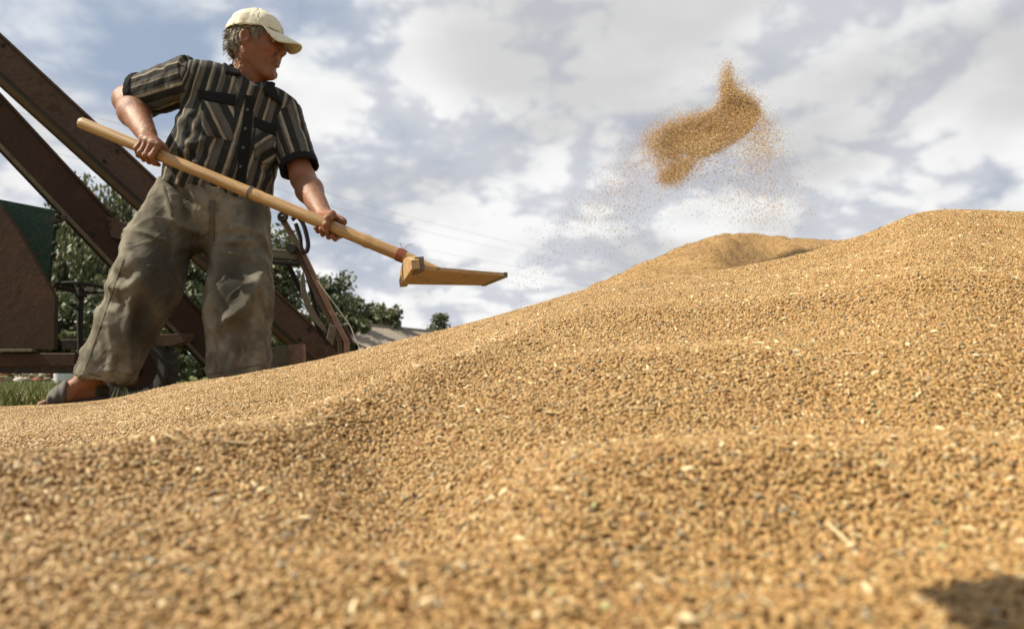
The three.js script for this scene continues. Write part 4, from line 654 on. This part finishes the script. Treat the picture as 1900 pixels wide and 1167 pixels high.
  const foldsShirt = (v) => {
    const [a, s, b] = loc(v.x, v.y, v.z), [px, py] = project(v);
    let h = 0.012 * fbm(a * 13 + s * 5, s * 4.5, b * 9, 3) + 0.007 * Math.pow(1 - Math.min(1, Math.abs(noise3(a * 10 + s * 7, s * 6 - a * 5, b * 6)) * 2.2), 2) * sstep(0.32, 0.2, s) + 0.012 * fbm(a * 17 - s * 13, s * 7 + 3, b * 8 + 5, 3) * sstep(0.3, 0.1, s);
    const R = (pl, A, w) => { h += 1.35 * A * fold(px, py, pl, w); };
    R([[330, 215], [345, 260], [375, 300]], 0.012, 7); R([[345, 205], [372, 250], [395, 290], [388, 320]], 0.014, 7); R([[392, 215], [402, 250], [392, 300]], -0.010, 6); R([[430, 210], [420, 260], [425, 320]], 0.014, 8); R([[470, 230], [478, 280], [462, 340]], 0.013, 7); R([[500, 245], [508, 290], [490, 345]], 0.012, 7); R([[325, 270], [360, 300], [400, 312]], 0.010, 6); R([[345, 120], [352, 160], [348, 200]], -0.010, 6); R([[440, 160], [447, 190], [455, 220]], 0.007, 5); R([[370, 285], [330, 300]], -0.012, 6); R([[480, 300], [500, 320], [515, 310]], -0.010, 6);
    return h;
  };
  const [slo, shi] = boundsOf([J.rs, J.ls, J.neck, J.waist.clone().addScaledVector(S, -0.06)], 0.20);
  const shirtG = nets(shirtF, slo, shi, 0.0062, true);
  const stripes = (() => { // cloth: beige, grey and black lengthwise bands, 0.16 m a repeat
    const seq = [[0.07, [0.235, 0.208, 0.165]], [0.06, [0.075, 0.071, 0.064]], [0.15, [0.018, 0.019, 0.019]], [0.035, [0.135, 0.118, 0.092]], [0.11, [0.068, 0.065, 0.058]], [0.14, [0.019, 0.020, 0.020]], [0.065, [0.215, 0.188, 0.148]], [0.065, [0.06, 0.057, 0.053]], [0.13, [0.075, 0.071, 0.063]], [0.175, [0.018, 0.019, 0.019]]]; let acc = 0; const edges = seq.map(([w, c]) => [(acc += w), c]);
    const g = (x) => Math.pow(clamp(x), 1 / 2.2);
    return tex(1024, 256, (u, v, x, y) => { const uu = (u + 0.004 * noise2(v * 20, u * 9) + 1) % 1; const c = edges.find((e) => uu * acc / acc <= e[0] / acc) || edges[edges.length - 1]; const n = 1 + 0.14 * noise2(x * 0.9, y * 0.9) + 0.35 * fbm(u * 12, v * 6, 3, 4); return c[1].map((q) => g(q * n)); });
  })();
  stripes.wrapS = stripes.wrapT = THREE.RepeatWrapping;
  uvMap(shirtG, (v) => { const [a, s, b] = loc(v.x, v.y, v.z); const u = Math.asin(clamp(a / 0.235, -1, 1)) * 0.215; return [(b > -0.05 ? u : Math.sign(a) * 0.6 - u) / 0.135 + 0.07, s / 0.16]; });
  displace(shirtG, foldsShirt);
  const shirtMat = new THREE.MeshPhysicalMaterial({ map: stripes, roughness: 1, specularIntensity: 0.2 });
  const blackCloth = new THREE.MeshPhysicalMaterial({ color: C(0.010, 0.011, 0.012), roughness: 1, specularIntensity: 0.25 });
  const shirt = add('shirt', shirtG, shirtMat);
  function sleeve(a, hem, dir, r0, r1, off, seed) {
    const end = hem.clone(), f0 = cone(a.clone().addScaledVector(dir, -0.01), end.clone().addScaledVector(dir, 0.06), r0, r1 + 0.004), inner = cone(a, end.clone().addScaledVector(dir, 0.08), r0 - 0.012, r1 - 0.008);
    const cutAt = (x, y, z) => (x - end.x) * dir.x + (y - end.y) * dir.y + (z - end.z) * dir.z;
    const f = (x, y, z) => { const c = cutAt(x, y, z); let d = Math.max(f0(x, y, z), c, -((x - a.x) * dir.x + (y - a.y) * dir.y + (z - a.z) * dir.z) - 0.008); if (c > -0.09) d = Math.max(d, -inner(x, y, z)); return d; };
    const [lo, hi] = boundsOf([a, end.clone().addScaledVector(dir, 0.03)], r0 + 0.03), e1 = V3(0, 0, 1).addScaledVector(dir, -dir.z).normalize(), e2 = dir.clone().cross(e1);
    const crump = (v) => 0.010 * fbm(v.x * 16 + seed, v.y * 16, v.z * 16, 3) + 0.006 * fbm(v.x * 40 + seed, v.y * 24, v.z * 30, 2);
    const g = nets(f, lo, hi, 0.0062); uvMap(g, (v) => { const q = v.clone().sub(a); return [Math.atan2(q.dot(e2), q.dot(e1)) * r0 / 0.16 + off, q.dot(dir) / 0.16]; });
    displace(g, crump); const m = mesh('sleeve', rebase(g, man), shirtMat, shirt);
    const c0 = cone(a, end.clone().addScaledVector(dir, 0.06), r0 + 0.001, r1 + 0.007), cf = (x, y, z) => { const c = cutAt(x, y, z); return Math.max(Math.max(c0(x, y, z), -inner(x, y, z)), c - 0.004, -0.030 - c); };
    mesh('cuff', rebase(displace(nets(cf, lo, hi, 0.005), crump), man), blackCloth, shirt); return m;
  }
  sleeve(J.rs, rHem, rDir, 0.090, 0.078, 0.3, 3); sleeve(J.ls, lHem, lDir, 0.080, 0.068, 0.1, 9);
  const rc = new THREE.Raycaster(), camP = V3(0, CAMY, 0);
  const hit = (m, px, py) => { m.updateWorldMatrix(true, true); rc.set(camP, ray(px, py).normalize()); const h = rc.intersectObject(m, false)[0]; return h ? { p: h.point.clone(), n: h.face.normal.clone() } : null; };
  // a cloth piece sewn on: quad outline in the picture laid on a garment
  function patch(target, c, nu, nv, lift, thick) {
    man.updateMatrixWorld(true); const pos = [], back = [], idx = []; let lastH = null;
    for (let j = 0; j <= nv; j++) for (let i = 0; i <= nu; i++) { const u = i / nu, v = j / nv, px = mix(mix(c[0][0], c[1][0], u), mix(c[3][0], c[2][0], u), v), py = mix(mix(c[0][1], c[1][1], u), mix(c[3][1], c[2][1], u), v); const h = hit(target, px, py) || lastH; if (!h) return null; lastH = h; const n = h.n.clone(); if (n.z < 0) n.negate(); n.add(V3(0, 0, 0.6)).normalize(); const q = h.p.clone().addScaledVector(n, lift), w = h.p.clone().addScaledVector(n, lift - thick); pos.push(q.x, q.y, q.z); back.push(w.x, w.y, w.z); }
    const N = pos.length / 3, all = pos.concat(back), id = (i, j) => j * (nu + 1) + i;
    for (let j = 0; j < nv; j++) for (let i = 0; i < nu; i++) { const a = id(i, j), b = id(i + 1, j), d = id(i, j + 1), e = id(i + 1, j + 1); idx.push(a, d, b, b, d, e, a + N, b + N, d + N, b + N, e + N, d + N); }
    const rim = []; for (let i = 0; i < nu; i++) rim.push([id(i, 0), id(i + 1, 0)], [id(i + 1, nv), id(i, nv)]); for (let j = 0; j < nv; j++) rim.push([id(0, j + 1), id(0, j)], [id(nu, j), id(nu, j + 1)]); for (const [a, b] of rim) idx.push(a, b, a + N, b, b + N, a + N);
    const g = new THREE.BufferGeometry(); g.setAttribute('position', new THREE.Float32BufferAttribute(all, 3)); g.setIndex(idx); g.computeVertexNormals(); return g;
  }
  const sew = (n, target, c, m, lift = 0.006, th = 0.008, nu = 8, nv = 4) => { const g = patch(target, c, nu, nv, lift, th); if (g) return mesh(n, rebase(g, man), m, shirt); };
  sew('pocket_flap', shirt, [[366, 167], [437, 176], [436, 197], [370, 184]], blackCloth);
  sew('pocket_flap', shirt, [[471, 217], [526, 240], [523, 258], [470, 236]], blackCloth);
  const pkG = patch(shirt, [[372, 186], [434, 198], [432, 262], [374, 250]], 8, 8, 0.003, 0.005); if (pkG) { uvMap(pkG, (v) => { const [a, s] = loc(v.x, v.y, v.z); return [(a * 0.75 + s * 0.66) / 0.16, s / 0.16]; }); mesh('pocket', rebase(pkG, man), shirtMat, shirt); }
  const pkG2 = patch(shirt, [[474, 238], [520, 258], [512, 312], [470, 296]], 8, 8, 0.003, 0.005); if (pkG2) { uvMap(pkG2, (v) => { const [a, s] = loc(v.x, v.y, v.z); return [(a * 0.8 - s * 0.6) / 0.16, s / 0.16]; }); mesh('pocket', rebase(pkG2, man), shirtMat, shirt); }
  sew('placket', shirt, [[455, 176], [472, 180], [455, 345], [436, 342]], blackCloth, 0.004, 0.006, 3, 20);
  const btn = new THREE.MeshStandardMaterial({ color: C(0.03, 0.03, 0.032), roughness: 0.3 });
  for (const [x, y] of [[460, 205], [456, 240], [452, 275], [447, 310]]) { const h = hit(shirt, x, y); if (h) mesh('button', rebase(new THREE.CylinderGeometry(0.006, 0.006, 0.003, 12).rotateX(Math.PI / 2).translate(h.p.x, h.p.y, h.p.z + 0.009), man), btn, shirt); }
  // collar: band round the neck, two points lying on the chest
  {
    const cN = J.neck.clone().addScaledVector(S, 0.010), ax = S.clone();
    const f = (x, y, z) => { const q = V3(x - cN.x, y - cN.y, z - cN.z), h = q.dot(ax); q.addScaledVector(ax, -h); const b = q.dot(F), a = q.dot(X), rr = 0.083 - h * 0.10 + (b > 0 ? 0.006 : 0), d = Math.abs(Math.hypot(a, b * 0.98) - rr) - 0.0042; const topH = 0.040 - Math.max(0, b) * 0.62, lowH = -0.030 - Math.max(0, b) * 0.5; return Math.max(d, h - topH, lowH - h, b > 0.02 ? 0.012 - Math.abs(a + 0.004) : -1); };
    const [lo, hi] = boundsOf([cN], 0.13); mesh('collar', rebase(nets(f, lo, hi, 0.0042), man), blackCloth, shirt);
    sew('collar_point', shirt, [[418, 138], [447, 143], [431, 109], [410, 113]], blackCloth, 0.012, 0.008, 6, 6);
    sew('collar_point', shirt, [[494, 178], [522, 196], [503, 154], [486, 164]], blackCloth, 0.012, 0.008, 6, 6);
  }

  // --- trousers
  {
    const hemR = at(192, 702, 2.87), hemL = at(444, 705, 2.95), mR = at(270, 520, 2.87), mL = at(443, 560, 2.93);
    const parts = [cone(J.waist.clone().addScaledVector(S, -0.0), at(388, 400, 3.0), 0.155, 0.152), cone(at(334, 385, 2.97), mR, 0.120, 0.104), cone(mR, hemR.clone().add(hemR.clone().sub(mR).multiplyScalar(0.25)), 0.104, 0.092), cone(at(446, 400, 3.02), mL, 0.112, 0.104), cone(mL, hemL.clone().add(hemL.clone().sub(mL).multiplyScalar(0.25)), 0.104, 0.106)];
    const dR = hemR.clone().sub(mR).normalize().add(V3(0, -0.9, 0)).normalize(), dL = hemL.clone().sub(mL).normalize().add(V3(0.10, 0, 0)).normalize();
    const tf = (x, y, z) => {
      let top = parts[0](x, y, z);
      const cr = (x - hemR.x) * dR.x + (y - hemR.y) * dR.y + (z - hemR.z) * dR.z, cl = (x - hemL.x) * dL.x + (y - hemL.y) * dL.y + (z - hemL.z) * dL.z;
      let r = smin(parts[1](x, y, z), parts[2](x, y, z), 0.05), l = smin(parts[3](x, y, z), parts[4](x, y, z), 0.05);
      if (cr > -0.14) r = Math.max(r, -(r + 0.010)); if (cl > -0.14) l = Math.max(l, -(l + 0.010));
      r = Math.max(r, cr); l = Math.max(l, cl);
      let d = smin(smin(top, r, 0.05), l, 0.05); const s = loc(x, y, z)[1]; return Math.max(d, s - 0.035, Math.min(cr, cl) - 0.02);
    };
    const [lo, hi] = boundsOf([J.waist, hemR, hemL, mR, mL], 0.20);
    const g0 = nets(tf, lo, hi, 0.0058, true);
    const R = [
      [[[484, 462], [478, 510], [455, 565], [410, 604], [388, 612]], 0.042, 12], [[[494, 420], [500, 500], [498, 600], [500, 680]], 0.014, 9], [[[458, 590], [474, 640], [470, 700]], 0.022, 10], [[[424, 615], [432, 655], [424, 712]], 0.020, 9], [[[384, 540], [390, 630], [388, 705]], 0.020, 8], [[[444, 610], [450, 660], [447, 705]], -0.014, 9],
      [[[386, 428], [445, 424], [496, 440]], 0.013, 6], [[[386, 442], [440, 450], [494, 452]], 0.014, 6], [[[386, 458], [430, 472], [486, 482]], 0.012, 7], [[[392, 430], [345, 424], [300, 402]], 0.014, 7], [[[388, 446], [340, 456], [290, 444]], 0.013, 8], [[[292, 325], [318, 368], [326, 430]], 0.020, 9], [[[310, 325], [338, 360], [372, 390]], -0.020, 8], [[[345, 335], [368, 365], [392, 395]], 0.016, 8],
      [[[262, 390], [240, 450], [226, 520]], 0.014, 11], [[[203, 505], [232, 516], [272, 494]], -0.020, 9], [[[196, 530], [232, 536], [270, 512]], 0.020, 8], [[[190, 556], [222, 562], [250, 600]], -0.018, 9], [[[246, 470], [256, 520], [244, 570], [232, 630]], 0.026, 10], [[[184, 575], [206, 610], [212, 655], [196, 712]], 0.024, 9], [[[222, 600], [236, 650], [232, 712]], 0.022, 10], [[[310, 490], [296, 560], [258, 640]], 0.020, 13], [[[272, 540], [252, 600], [250, 680]], -0.018, 10], [[[150, 640], [164, 670], [160, 705]], 0.012, 7],
    ];
    displace(g0, (v) => { const [px, py] = project(v); const ridge = (n) => Math.pow(1 - Math.min(1, Math.abs(n) * 2.2), 2.2), wx = v.x + 0.05 * noise3(v.x * 6, v.y * 6, v.z * 6), wy = v.y + 0.06 * noise3(v.x * 5 + 9, v.y * 5, v.z * 5), knee = Math.max(Math.exp(-Math.pow((py - 525) / 50, 2)), 0.9 * Math.exp(-Math.pow((py - 440) / 40, 2)), 0.8 * sstep(640, 700, py)); let h = 0.013 * fbm(v.x * 9, v.y * 3.2, v.z * 8, 3) + 0.012 * ridge(noise3(wx * 7, wy * 2.6 + wx * 4, v.z * 6)) + 0.008 * ridge(noise3(wx * 12 + wy * 9 + 4, wy * 11, v.z * 9)) * (0.3 + knee) + 0.004 * ridge(noise3(wx * 26 - wy * 16, wy * 20 + 7, v.z * 20)) * (0.35 + knee); if (v.z > -3.02) for (const [pl, A, w] of R) h += A * fold(px, py, pl, w); return h; });
    const weave = tex(256, 256, (u, v, x, y) => 0.5 + 0.22 * ((x % 4 < 2) === (y % 4 < 2) ? 1 : -1) + tn(u, v, 40, 3) * 0.5, false);
    uvMap(g0, (v) => [(v.x - v.z) / 0.12, v.y / 0.12]);
    // dust and greasy stains, plus shade painted into the dark fronts and knees
    paintVerts(g0, (v) => { const [px, py] = project(v); const n = fbm(v.x * 9, v.y * 7, v.z * 9, 4), m = fbm(v.x * 30, v.y * 24, v.z * 30, 3), f = noise3(v.x * 220, v.y * 220, v.z * 220); const st = (cx, cy, rx, ry) => Math.exp(-Math.pow((px - cx) / rx, 2) - Math.pow((py - cy) / ry, 2)); const greaseShade = sstep(0.15, 1.0, 0.95 * Math.max(st(295, 500, 48, 110), st(262, 600, 42, 75), st(430, 530, 42, 85), 0.9 * st(350, 470, 50, 70), 0.8 * st(345, 385, 18, 45), 0.8 * st(470, 390, 22, 40)) + n * 0.28 + m * 0.30) * (v.z > -3.05 ? 1 : 0.4); const dust = sstep(-0.25, 0.5, n * 0.6 + m * 0.7 + 0.12); const t = 1 + 0.10 * f + 0.16 * m; return [0, 1, 2].map((i) => mix(mix([0.092, 0.085, 0.067][i], [0.172, 0.159, 0.129][i], dust), [0.020, 0.019, 0.016][i], greaseShade * 0.86) * t); });
    const tm = new THREE.MeshPhysicalMaterial({ vertexColors: true, roughness: 1, specularIntensity: 0.2, bumpMap: weave, bumpScale: 0.0005 });
    const tr = add('trousers', g0, tm);
    const seamMat = new THREE.MeshPhysicalMaterial({ color: C(0.085, 0.079, 0.062), roughness: 1, specularIntensity: 0.2 });
    const pk = patch(tr, [[300, 345], [304, 344], [322, 400], [317, 402]], 2, 8, 0.003, 0.005); if (pk) mesh('pocket_edge', rebase(pk, man), seamMat, tr); for (const c of [[[150, 688], [186, 698], [186, 700], [150, 690]], [[388, 694], [500, 672], [500, 674], [388, 696]]]) { const q = patch(tr, c, 14, 1, 0.0016, 0.003); if (q) mesh('hem_stitching', rebase(q, man), seamMat, tr); } const sd1 = patch(tr, [[228, 480], [230, 480], [160, 680], [158, 680]], 1, 30, 0.0018, 0.003); if (sd1) mesh('side_seam', rebase(sd1, man), seamMat, tr);
    const q1 = patch(tr, [[388, 372], [399, 372], [397, 448], [388, 446]], 2, 10, 0.004, 0.006); if (q1) mesh('fly', rebase(q1, man), seamMat, tr);
  }
  // --- sandals
  {
    const rub = new THREE.MeshStandardMaterial({ color: C(0.018, 0.017, 0.015), roughness: 0.7 });
    const sole = union([cone(fp(0.02, 0, -0.018), fp(0.5, -0.002, -0.020), 0.040, 0.040), cone(fp(0.5, 0, -0.020), fp(0.86, 0.003, -0.024), 0.044, 0.046)], 0.02), sf = (x, y, z) => Math.max(sole(x, y, z), 0); const solef = (x, y, z) => { const t = clamp(((x - heelR.x) * fd.x + (z - heelR.z) * fd.z) / (fd.x * fd.x + fd.z * fd.z)), yb = heelR.y + fd.y * t - 0.021 + (t < 0.12 ? (0.12 - t) * 0.06 : 0); return smax(sole(x, y, z) - 0.002, Math.abs(y - yb) - 0.011, 0.004); };
    const sd = add('sandal', nets(solef, flo, fhi, 0.0042), rub);
    const strapf = (x, y, z) => { const t = ((x - heelR.x) * fd.x + (z - heelR.z) * fd.z) / (fd.x * fd.x + fd.z * fd.z); return Math.max(Math.abs(footF(x, y, z) - 0.006) - 0.0035, 0.60 - t, (t - 0.93) * 0.3, heelR.y + fd.y * t - 0.02 - y); };
    mesh('strap', rebase(displace(nets(strapf, flo, fhi, 0.0036), (v) => 0.0012 * Math.sin(((v.x - heelR.x) * fd.x + (v.z - heelR.z) * fd.z) * 1500)), man), new THREE.MeshStandardMaterial({ color: C(0.034, 0.030, 0.025), roughness: 0.75 }), sd);
    const hs = (x, y, z) => { const t = ((x - heelR.x) * fd.x + (z - heelR.z) * fd.z) / (fd.x * fd.x + fd.z * fd.z); return Math.max(Math.abs(footF(x, y, z) - 0.005) - 0.003, t - 0.10, Math.abs(y - heelR.y - 0.012) - 0.016); };
    mesh('heel_strap', rebase(nets(hs, flo, fhi, 0.0036), man), rub, sd);
    const sole2 = cone(hl2.clone().add(V3(0, -0.03, 0)), tl.clone().add(V3(0, -0.03, 0)), 0.045, 0.05), s2 = (x, y, z) => Math.max(sole2(x, y, z), Math.abs(y - 0.005) - 0.011); add('sandal', nets(s2, glo, ghi, 0.006), rub);
  }
}
console.log('man done');

// ---------------------------------------------------------------- the thrown grain in the air
{
  const D = 4.75, gr = new THREE.Group(); gr.name = numbered('thrown_grain'); scene.add(gr); tag(gr, 'cloud of wheat kernels thrown up against the sky', 'thrown grain', null, 'stuff');
  const gauss = (r) => { const a = Math.sqrt(-2 * Math.log(1 - r() * 0.99999)), b = r() * 6.2832; return [a * Math.cos(b), a * Math.sin(b)]; };
  const litAirColor = (r) => { const v = 0.92 + r() * 0.35, q = r(); return q < 0.7 ? [0.46 * v, 0.29 * v, 0.105 * v] : q < 0.92 ? [0.54 * v, 0.385 * v, 0.17 * v] : [0.37 * v, 0.20 * v, 0.065 * v]; };   // heap kernel tones raised, sunlit brightness painted into the colour
  const MPP = D / FPX;   // the flung sheet slants through the air, its broad side to the sun
  const put = (px, py, dz, r, Mx) => { const d = D - 0.80 * (px - 1310) * MPP - 0.5 * (py - 245) * MPP + dz; _p.copy(at(px, py, d)); _q.setFromEuler(_e.set(r() * 6.28, r() * 6.28, r() * 6.28)); const s = 0.8 + r() * 0.3; Mx.compose(_p, _q, _s.set(s, s, s)); return true; };
  const inside = (x, y, P) => { let c = false; for (let i = 0, j = P.length - 1; i < P.length; j = i++) if ((P[i][1] > y) !== (P[j][1] > y) && x < (P[j][0] - P[i][0]) * (y - P[i][1]) / (P[j][1] - P[i][1]) + P[i][0]) c = !c; return c; };
  const place = (polys, sxy, sz, dz) => (r, Mx) => {
    const pl = polys[Math.min(polys.length - 1, Math.floor(r() * polys.length))], t = r() * (pl.length - 1), i = Math.min(pl.length - 2, Math.floor(t)), f = t - i, A = pl[i], B = pl[i + 1], w = mix(A[2], B[2], f); const [g1, g2] = gauss(r), [g3] = gauss(r);
    return put(mix(A[0], B[0], f) + g1 * w * sxy, mix(A[1], B[1], f) + g2 * w * sxy, dz + g3 * sz, r, Mx);
  };
  const sheet = [[1340, 134], [1350, 128], [1362, 160], [1384, 178], [1404, 190], [1411, 206], [1400, 230], [1380, 252], [1348, 270], [1314, 286], [1290, 300], [1268, 324], [1238, 338], [1220, 330], [1240, 312], [1254, 296], [1232, 290], [1216, 274], [1210, 256], [1228, 240], [1262, 228], [1300, 217], [1328, 204], [1341, 182]];
  const g6 = kernelGeo(5, 6, 0.0062, 0.0032, 0.003, 0.1);
  scatter('airborne_kernels', g6, airborneMat, 56000, 801, (r, Mx) => { for (;;) { const x = 1200 + r() * 220, y = 120 + r() * 225; if (!inside(x, y, sheet)) continue; const thin = 0.58 + 0.55 * noise2(x / 26 + 3.3, y / 18) + 0.5 * fb2((x + y * 0.6) / 16, (y - x * 0.5) / 34, 3, 3) + (y > 175 && y < 285 && x > 1255 ? 0.45 : 0.0); if (r() > thin) continue; const [a, b] = gauss(r), [c] = gauss(r); const k = (2.5 + 13 * Math.pow(r(), 3)) * (1 + 1.1 * sstep(1290, 1205, x) + 0.6 * sstep(175, 130, y)); return put(x + a * k, y + b * k, c * 0.016 + 0.06 * noise2(x / 55 + 7, y / 40), r, Mx); } }, litAirColor, gr);
  scatter('airborne_chaff', flakeGeo(0.009, 0.0038, 0.0015), chaffMat, 5000, 805, (r, Mx) => { for (;;) { const x = 1205 + r() * 212, y = 124 + r() * 218; if (!inside(x, y, sheet)) continue; const [a, b] = gauss(r), [c] = gauss(r); return put(x + a * 6, y + b * 6, c * 0.04 + 0.10 * noise2(x / 55 + 7, y / 40), r, Mx); } }, chaffColor, gr);
  const fringe = [[[1352, 118, 8], [1350, 150, 14], [1375, 172, 20], [1402, 190, 14]], [[1210, 262, 20], [1190, 290, 28], [1165, 325, 34], [1130, 350, 36]], [[1205, 245, 16], [1260, 222, 12], [1310, 210, 10]], [[1410, 215, 16], [1420, 250, 26], [1405, 290, 36]], [[1230, 335, 12], [1260, 330, 14], [1300, 300, 16]], [[1200, 250, 12], [1215, 285, 16], [1235, 310, 12]]];
  scatter('loose_kernels', g6, airborneMat, 9500, 802, place(fringe, 0.72, 0.10, 0), litAirColor, gr);
  const g5 = kernelGeo(5, 6, 0.0062, 0.0034, 0.003, 0.1), rain = [[[1330, 300, 26], [1400, 310, 42], [1440, 340, 42], [1450, 390, 36]], [[1300, 330, 40], [1370, 360, 50], [1430, 400, 30]], [[1400, 250, 26], [1425, 290, 34]], [[1200, 320, 40], [1140, 370, 36], [1080, 410, 30]]];
  scatter('falling_kernels', g5, airborneMat, 5600, 803, place(rain, 0.8, 0.2, 0.1), litAirColor, gr);
  const trail = [[[1130, 360, 40], [1070, 410, 34], [1030, 450, 30], [1000, 500, 26], [965, 545, 18]], [[1200, 380, 60], [1100, 440, 50]]];
  scatter('trailing_kernels', g5, airborneMat, 620, 804, place(trail, 0.7, 0.2, -0.9), kernelColor, gr);
}

// ---------------------------------------------------------------- the photographer, behind and beside the viewpoint, one hand up to shade the lens; only the hand's shadow is in the picture
{
  const P = thing('person', 'kneeling photographer reaching a hand forward to shade the lens, beside the viewpoint', 'person', V3(-0.2, 0.02, 0.7));
  const sh = V3(-0.30, 0.60, 0.42), el = V3(-0.32, 0.53, 0.12), wr = V3(-0.178, 0.44, -0.220), hip = V3(-0.2, 0.30, 0.75), nk = V3(-0.17, 0.68, 0.42), rs = V3(0.04, 0.60, 0.45), re = V3(0.16, 0.32, 0.36), rw = V3(0.08, 0.14, 0.16);
  const cloth = union([cone(hip, nk.clone().add(V3(0, -0.1, 0)), 0.15, 0.13), cone(sh, rs, 0.075, 0.075), cone(sh, el, 0.065, 0.05), cone(rs, re, 0.065, 0.05), cone(el, el.clone().lerp(wr, 0.8), 0.05, 0.036), cone(re, re.clone().lerp(rw, 0.8), 0.05, 0.036), ...[-1, 1].flatMap((s) => { const h = hip.clone().add(V3(0.09 * s, -0.03, 0)), k = V3(-0.2 + 0.14 * s, 0.10, 0.40), a = V3(-0.2 + 0.12 * s, 0.09, 0.82); return [cone(h, k, 0.10, 0.065), cone(k, a, 0.062, 0.045)]; })], 0.04);
  const [lo, hi] = boundsOf([sh, el, wr, hip, rs, re, rw, V3(-0.2, 0.05, 0.9), V3(-0.2, 0.1, 0.3)], 0.17);
  mesh('clothes', rebase(nets(cloth, lo, hi, 0.018, true), P), new THREE.MeshStandardMaterial({ color: C(0.06, 0.07, 0.09), roughness: 0.9 }), P);
  const hd = V3(-0.16, 0.82, 0.38), skinF = [cone(nk, hip, 0.04, 0.05), cone(sh, rs, 0.04, 0.04), cone(sh, el, 0.04, 0.035), cone(rs, re, 0.04, 0.035), cone(el, wr, 0.034, 0.028), cone(re, rw, 0.034, 0.028), cone(nk, hd, 0.052, 0.055), ell(hd.clone().add(V3(0, 0.03, 0)), 0.078, 0.115, 0.098), cone(hd.clone().add(V3(0, 0.0, -0.09)), hd.clone().add(V3(0, -0.02, -0.115)), 0.012, 0.013), ell(hd.clone().add(V3(0.078, 0.02, 0.01)), 0.012, 0.03, 0.02), ell(hd.clone().add(V3(-0.078, 0.02, 0.01)), 0.012, 0.03, 0.02), ...[[wr, el, -1], [rw, re, 1]].flatMap(([w, e, s]) => { const f = w.clone().sub(e).normalize(), side = V3(1, 0, 0).addScaledVector(f, -f.x).normalize(); const q = (a, b) => w.clone().addScaledVector(f, a).addScaledVector(side, b * -s); return [cone(e.clone().lerp(w, 0.7), w, 0.036, 0.028), ...[-0.024, -0.008, 0.008, 0.024].flatMap((b, i) => [cone(w, q(0.09, b), 0.022, 0.014), cone(q(0.09, b), q(0.135, b * 1.1), 0.0105, 0.0098), cone(q(0.135, b * 1.1), q([0.16, 0.178, 0.185, 0.172][i], b * 1.12), 0.0098, 0.0085)]), cone(q(0.02, 0.02), q(0.07, 0.06), 0.016, 0.012), cone(q(0.07, 0.06), q(0.105, 0.072), 0.012, 0.009)]; })];
  const [slo2, shi2] = boundsOf([nk, hip, sh, el, re, rs, hd.clone().add(V3(0, 0.1, 0)), hd.clone().add(V3(0, 0, -0.1)), wr.clone().add(V3(0, -0.05, -0.17)), rw.clone().add(V3(0, -0.1, -0.12))], 0.06);
  mesh('body', rebase(nets(union(skinF, 0.008), slo2, shi2, 0.0095, true), P), new THREE.MeshStandardMaterial({ color: C(0.42, 0.24, 0.17), roughness: 0.5 }), P);
  mesh('hair', rebase(nets((x, y, z) => Math.max(ell(hd.clone().add(V3(0, 0.045, 0.012)), 0.086, 0.112, 0.1)(x, y, z), -(y - hd.y - 0.02 - (0.4 * (hd.z - z)))), hd.clone().addScalar(-0.18), hd.clone().addScalar(0.2), 0.009), P), new THREE.MeshStandardMaterial({ color: C(0.07, 0.05, 0.035), roughness: 0.8 }), P);
}
renderer.render(scene, camera);
